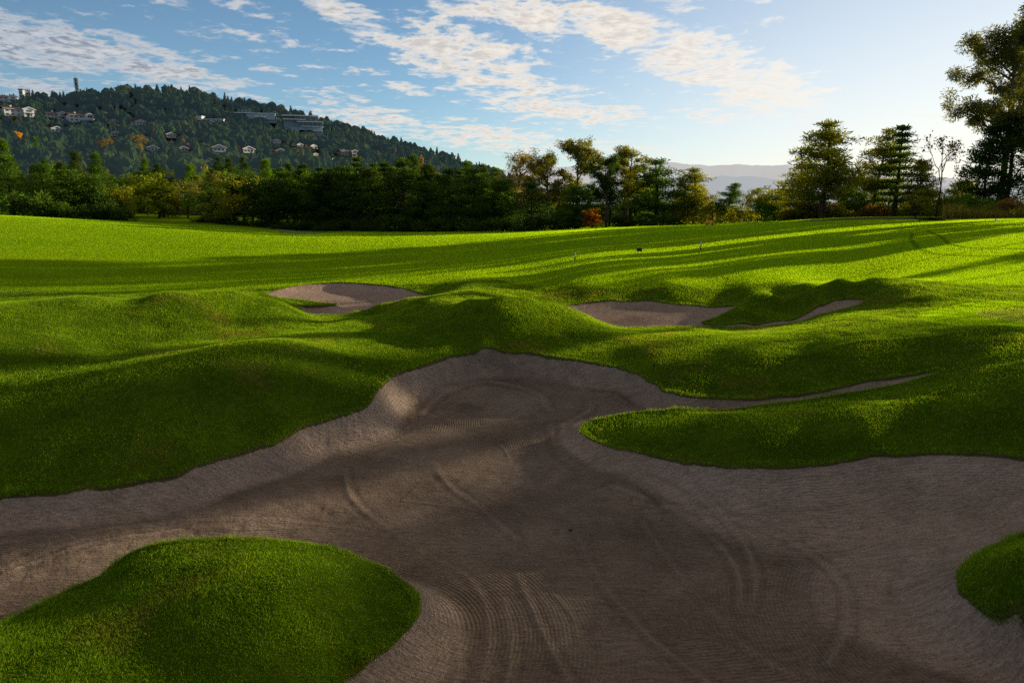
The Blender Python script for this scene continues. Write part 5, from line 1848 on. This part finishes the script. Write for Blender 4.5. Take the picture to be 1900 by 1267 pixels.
# pale dry tufts at the end of the belt
for u, v, lab in [(1307, 421, "left of two pale dry grass tufts at the fairway's far edge"), (1317, 421, "right of two pale dry grass tufts at the fairway's far edge")]:
    x, y = (u - 950) / FPX * 68, 68
    rr = np.random.default_rng(u); m = 220
    a = rr.uniform(0, 6.283, m); h = rr.uniform(.25, .62, m); l = h * rr.uniform(.1, .5, m)
    S = np.column_stack([np.cos(a + 1.57) * .012, np.sin(a + 1.57) * .012, 0 * a]); P = np.column_stack([rr.normal(0, .05, (m, 2)), 0 * a])
    T_ = P + np.column_stack([np.cos(a) * l, np.sin(a) * l, h])
    V = np.stack([P - S, P + S, T_], 1).reshape(-1, 3)
    o = link("grass_tuft", mesh_np("grass_tuft", V, np.arange(m * 3).reshape(-1, 3), M_LEAF, fattrs={'tint': rr.random(m)}), loc=(x, y, ground_z(x, y))); o.color = (.30, .20, .12, 1)
    tag(o, lab, 'grass tuft', 'dry tufts at the far edge')

# path curving into the shade beyond the fairway
M_PATH = plain("pale_path", (.30, .30, .29), sc=2.0)
c = np.array([at_z(u, v, .75)[:2] for u, v in [(505, 424), (530, 427.5), (560, 431.5), (590, 435.5)]])
cc = np.array([c[0] + (c[-1] - c[0]) * t for t in np.linspace(0, 1, 20)])
cc = np.stack([np.interp(np.linspace(0, 3, 20), range(4), c[:, k]) for k in (0, 1)], 1)
d = np.gradient(cc, axis=0); d /= np.linalg.norm(d, axis=1)[:, None]; nrm = np.stack([-d[:, 1], d[:, 0]], 1)
Lq, Rq = cc + nrm * .9, cc - nrm * .9
V = np.stack([np.column_stack([Lq, turf_z(Lq) + .05]), np.column_stack([Rq, turf_z(Rq) + .05])], 1).reshape(-1, 3)
i = np.arange(19) * 2
tag(link("path", mesh_np("path", V, np.stack([i, i + 1, i + 3, i + 2], 1), M_PATH)), kind='structure')

# clods and leaves lying about
M_CLOD = plain("dark_clod", (.045, .032, .022), sc=20, bump=.5)


def clod(u, v, size, lab, seed, sand=False):
    p = land(u, v)
    if sand:
        q = p[None, :2]; p = np.array([p[0], p[1], float(sand_z(q, np.maximum(bed_sdf(0, q), 0), turf_z(q))[0])])
        d = ray(u, v); t = (p[2] - HC) / d[2]; p[:2] = d[:2] * t
        q = p[None, :2]; p[2] = float(sand_z(q, np.maximum(bed_sdf(0, q), 0), turf_z(q))[0])
    import bmesh
    bm = bmesh.new(); bmesh.ops.create_icosphere(bm, subdivisions=3, radius=1)
    for vv in bm.verts:
        k = 1 + .9 * float(fbm(np.array([vv.co.x * 1.6 + seed]), np.array([vv.co.y * 1.6 + vv.co.z * 1.1]), seed, 3)[0])
        vv.co = Vector((vv.co.x * k * size, vv.co.y * k * size * .8, vv.co.z * k * size * .6))
    me = bpy.data.meshes.new("clod"); bm.to_mesh(me); bm.free(); me.materials.append(M_CLOD)
    o = link("clod", me, loc=(p[0], p[1], p[2] + size * .35))
    tag(o, lab, 'clod')


clod(1115, 642, .035, "dark clod of earth on the sunlit turf above the big bunker", 1)
clod(1215, 680, .05, "brown clod of earth on the shaded turf behind the big bunker's rim", 2)
clod(659, 673, .03, "dark clod on the lit crest left of the big bunker", 3)
clod(1058, 985, .022, "small dark pebble alone on the raked sand", 4, True)
clod(940, 680, .03, "dark lump of sand near the far lip of the big bunker", 5, True)
# twig on the corner mound
p = land(1843, 1097); t = Tree(5)
a = np.array([0, 0, .05]); b = np.array([.16, .10, .09])
t.limb(t.curve(a, b, .06, 5), .005, .003, 5); t.limb(t.curve(a + (b - a) * .5, a + (b - a) * .5 + [.02, .07, .03], .05, 3), .003, .002, 4)
o = link("twig", mesh_np("twig", np.concatenate(t.tv), np.concatenate(t.tf), M_BARK, smooth=True), loc=p); o.color = (3.5, 2.8, 2.2, 1)
tag(o, "pale forked twig lying on the grass mound in the right corner", 'twig')
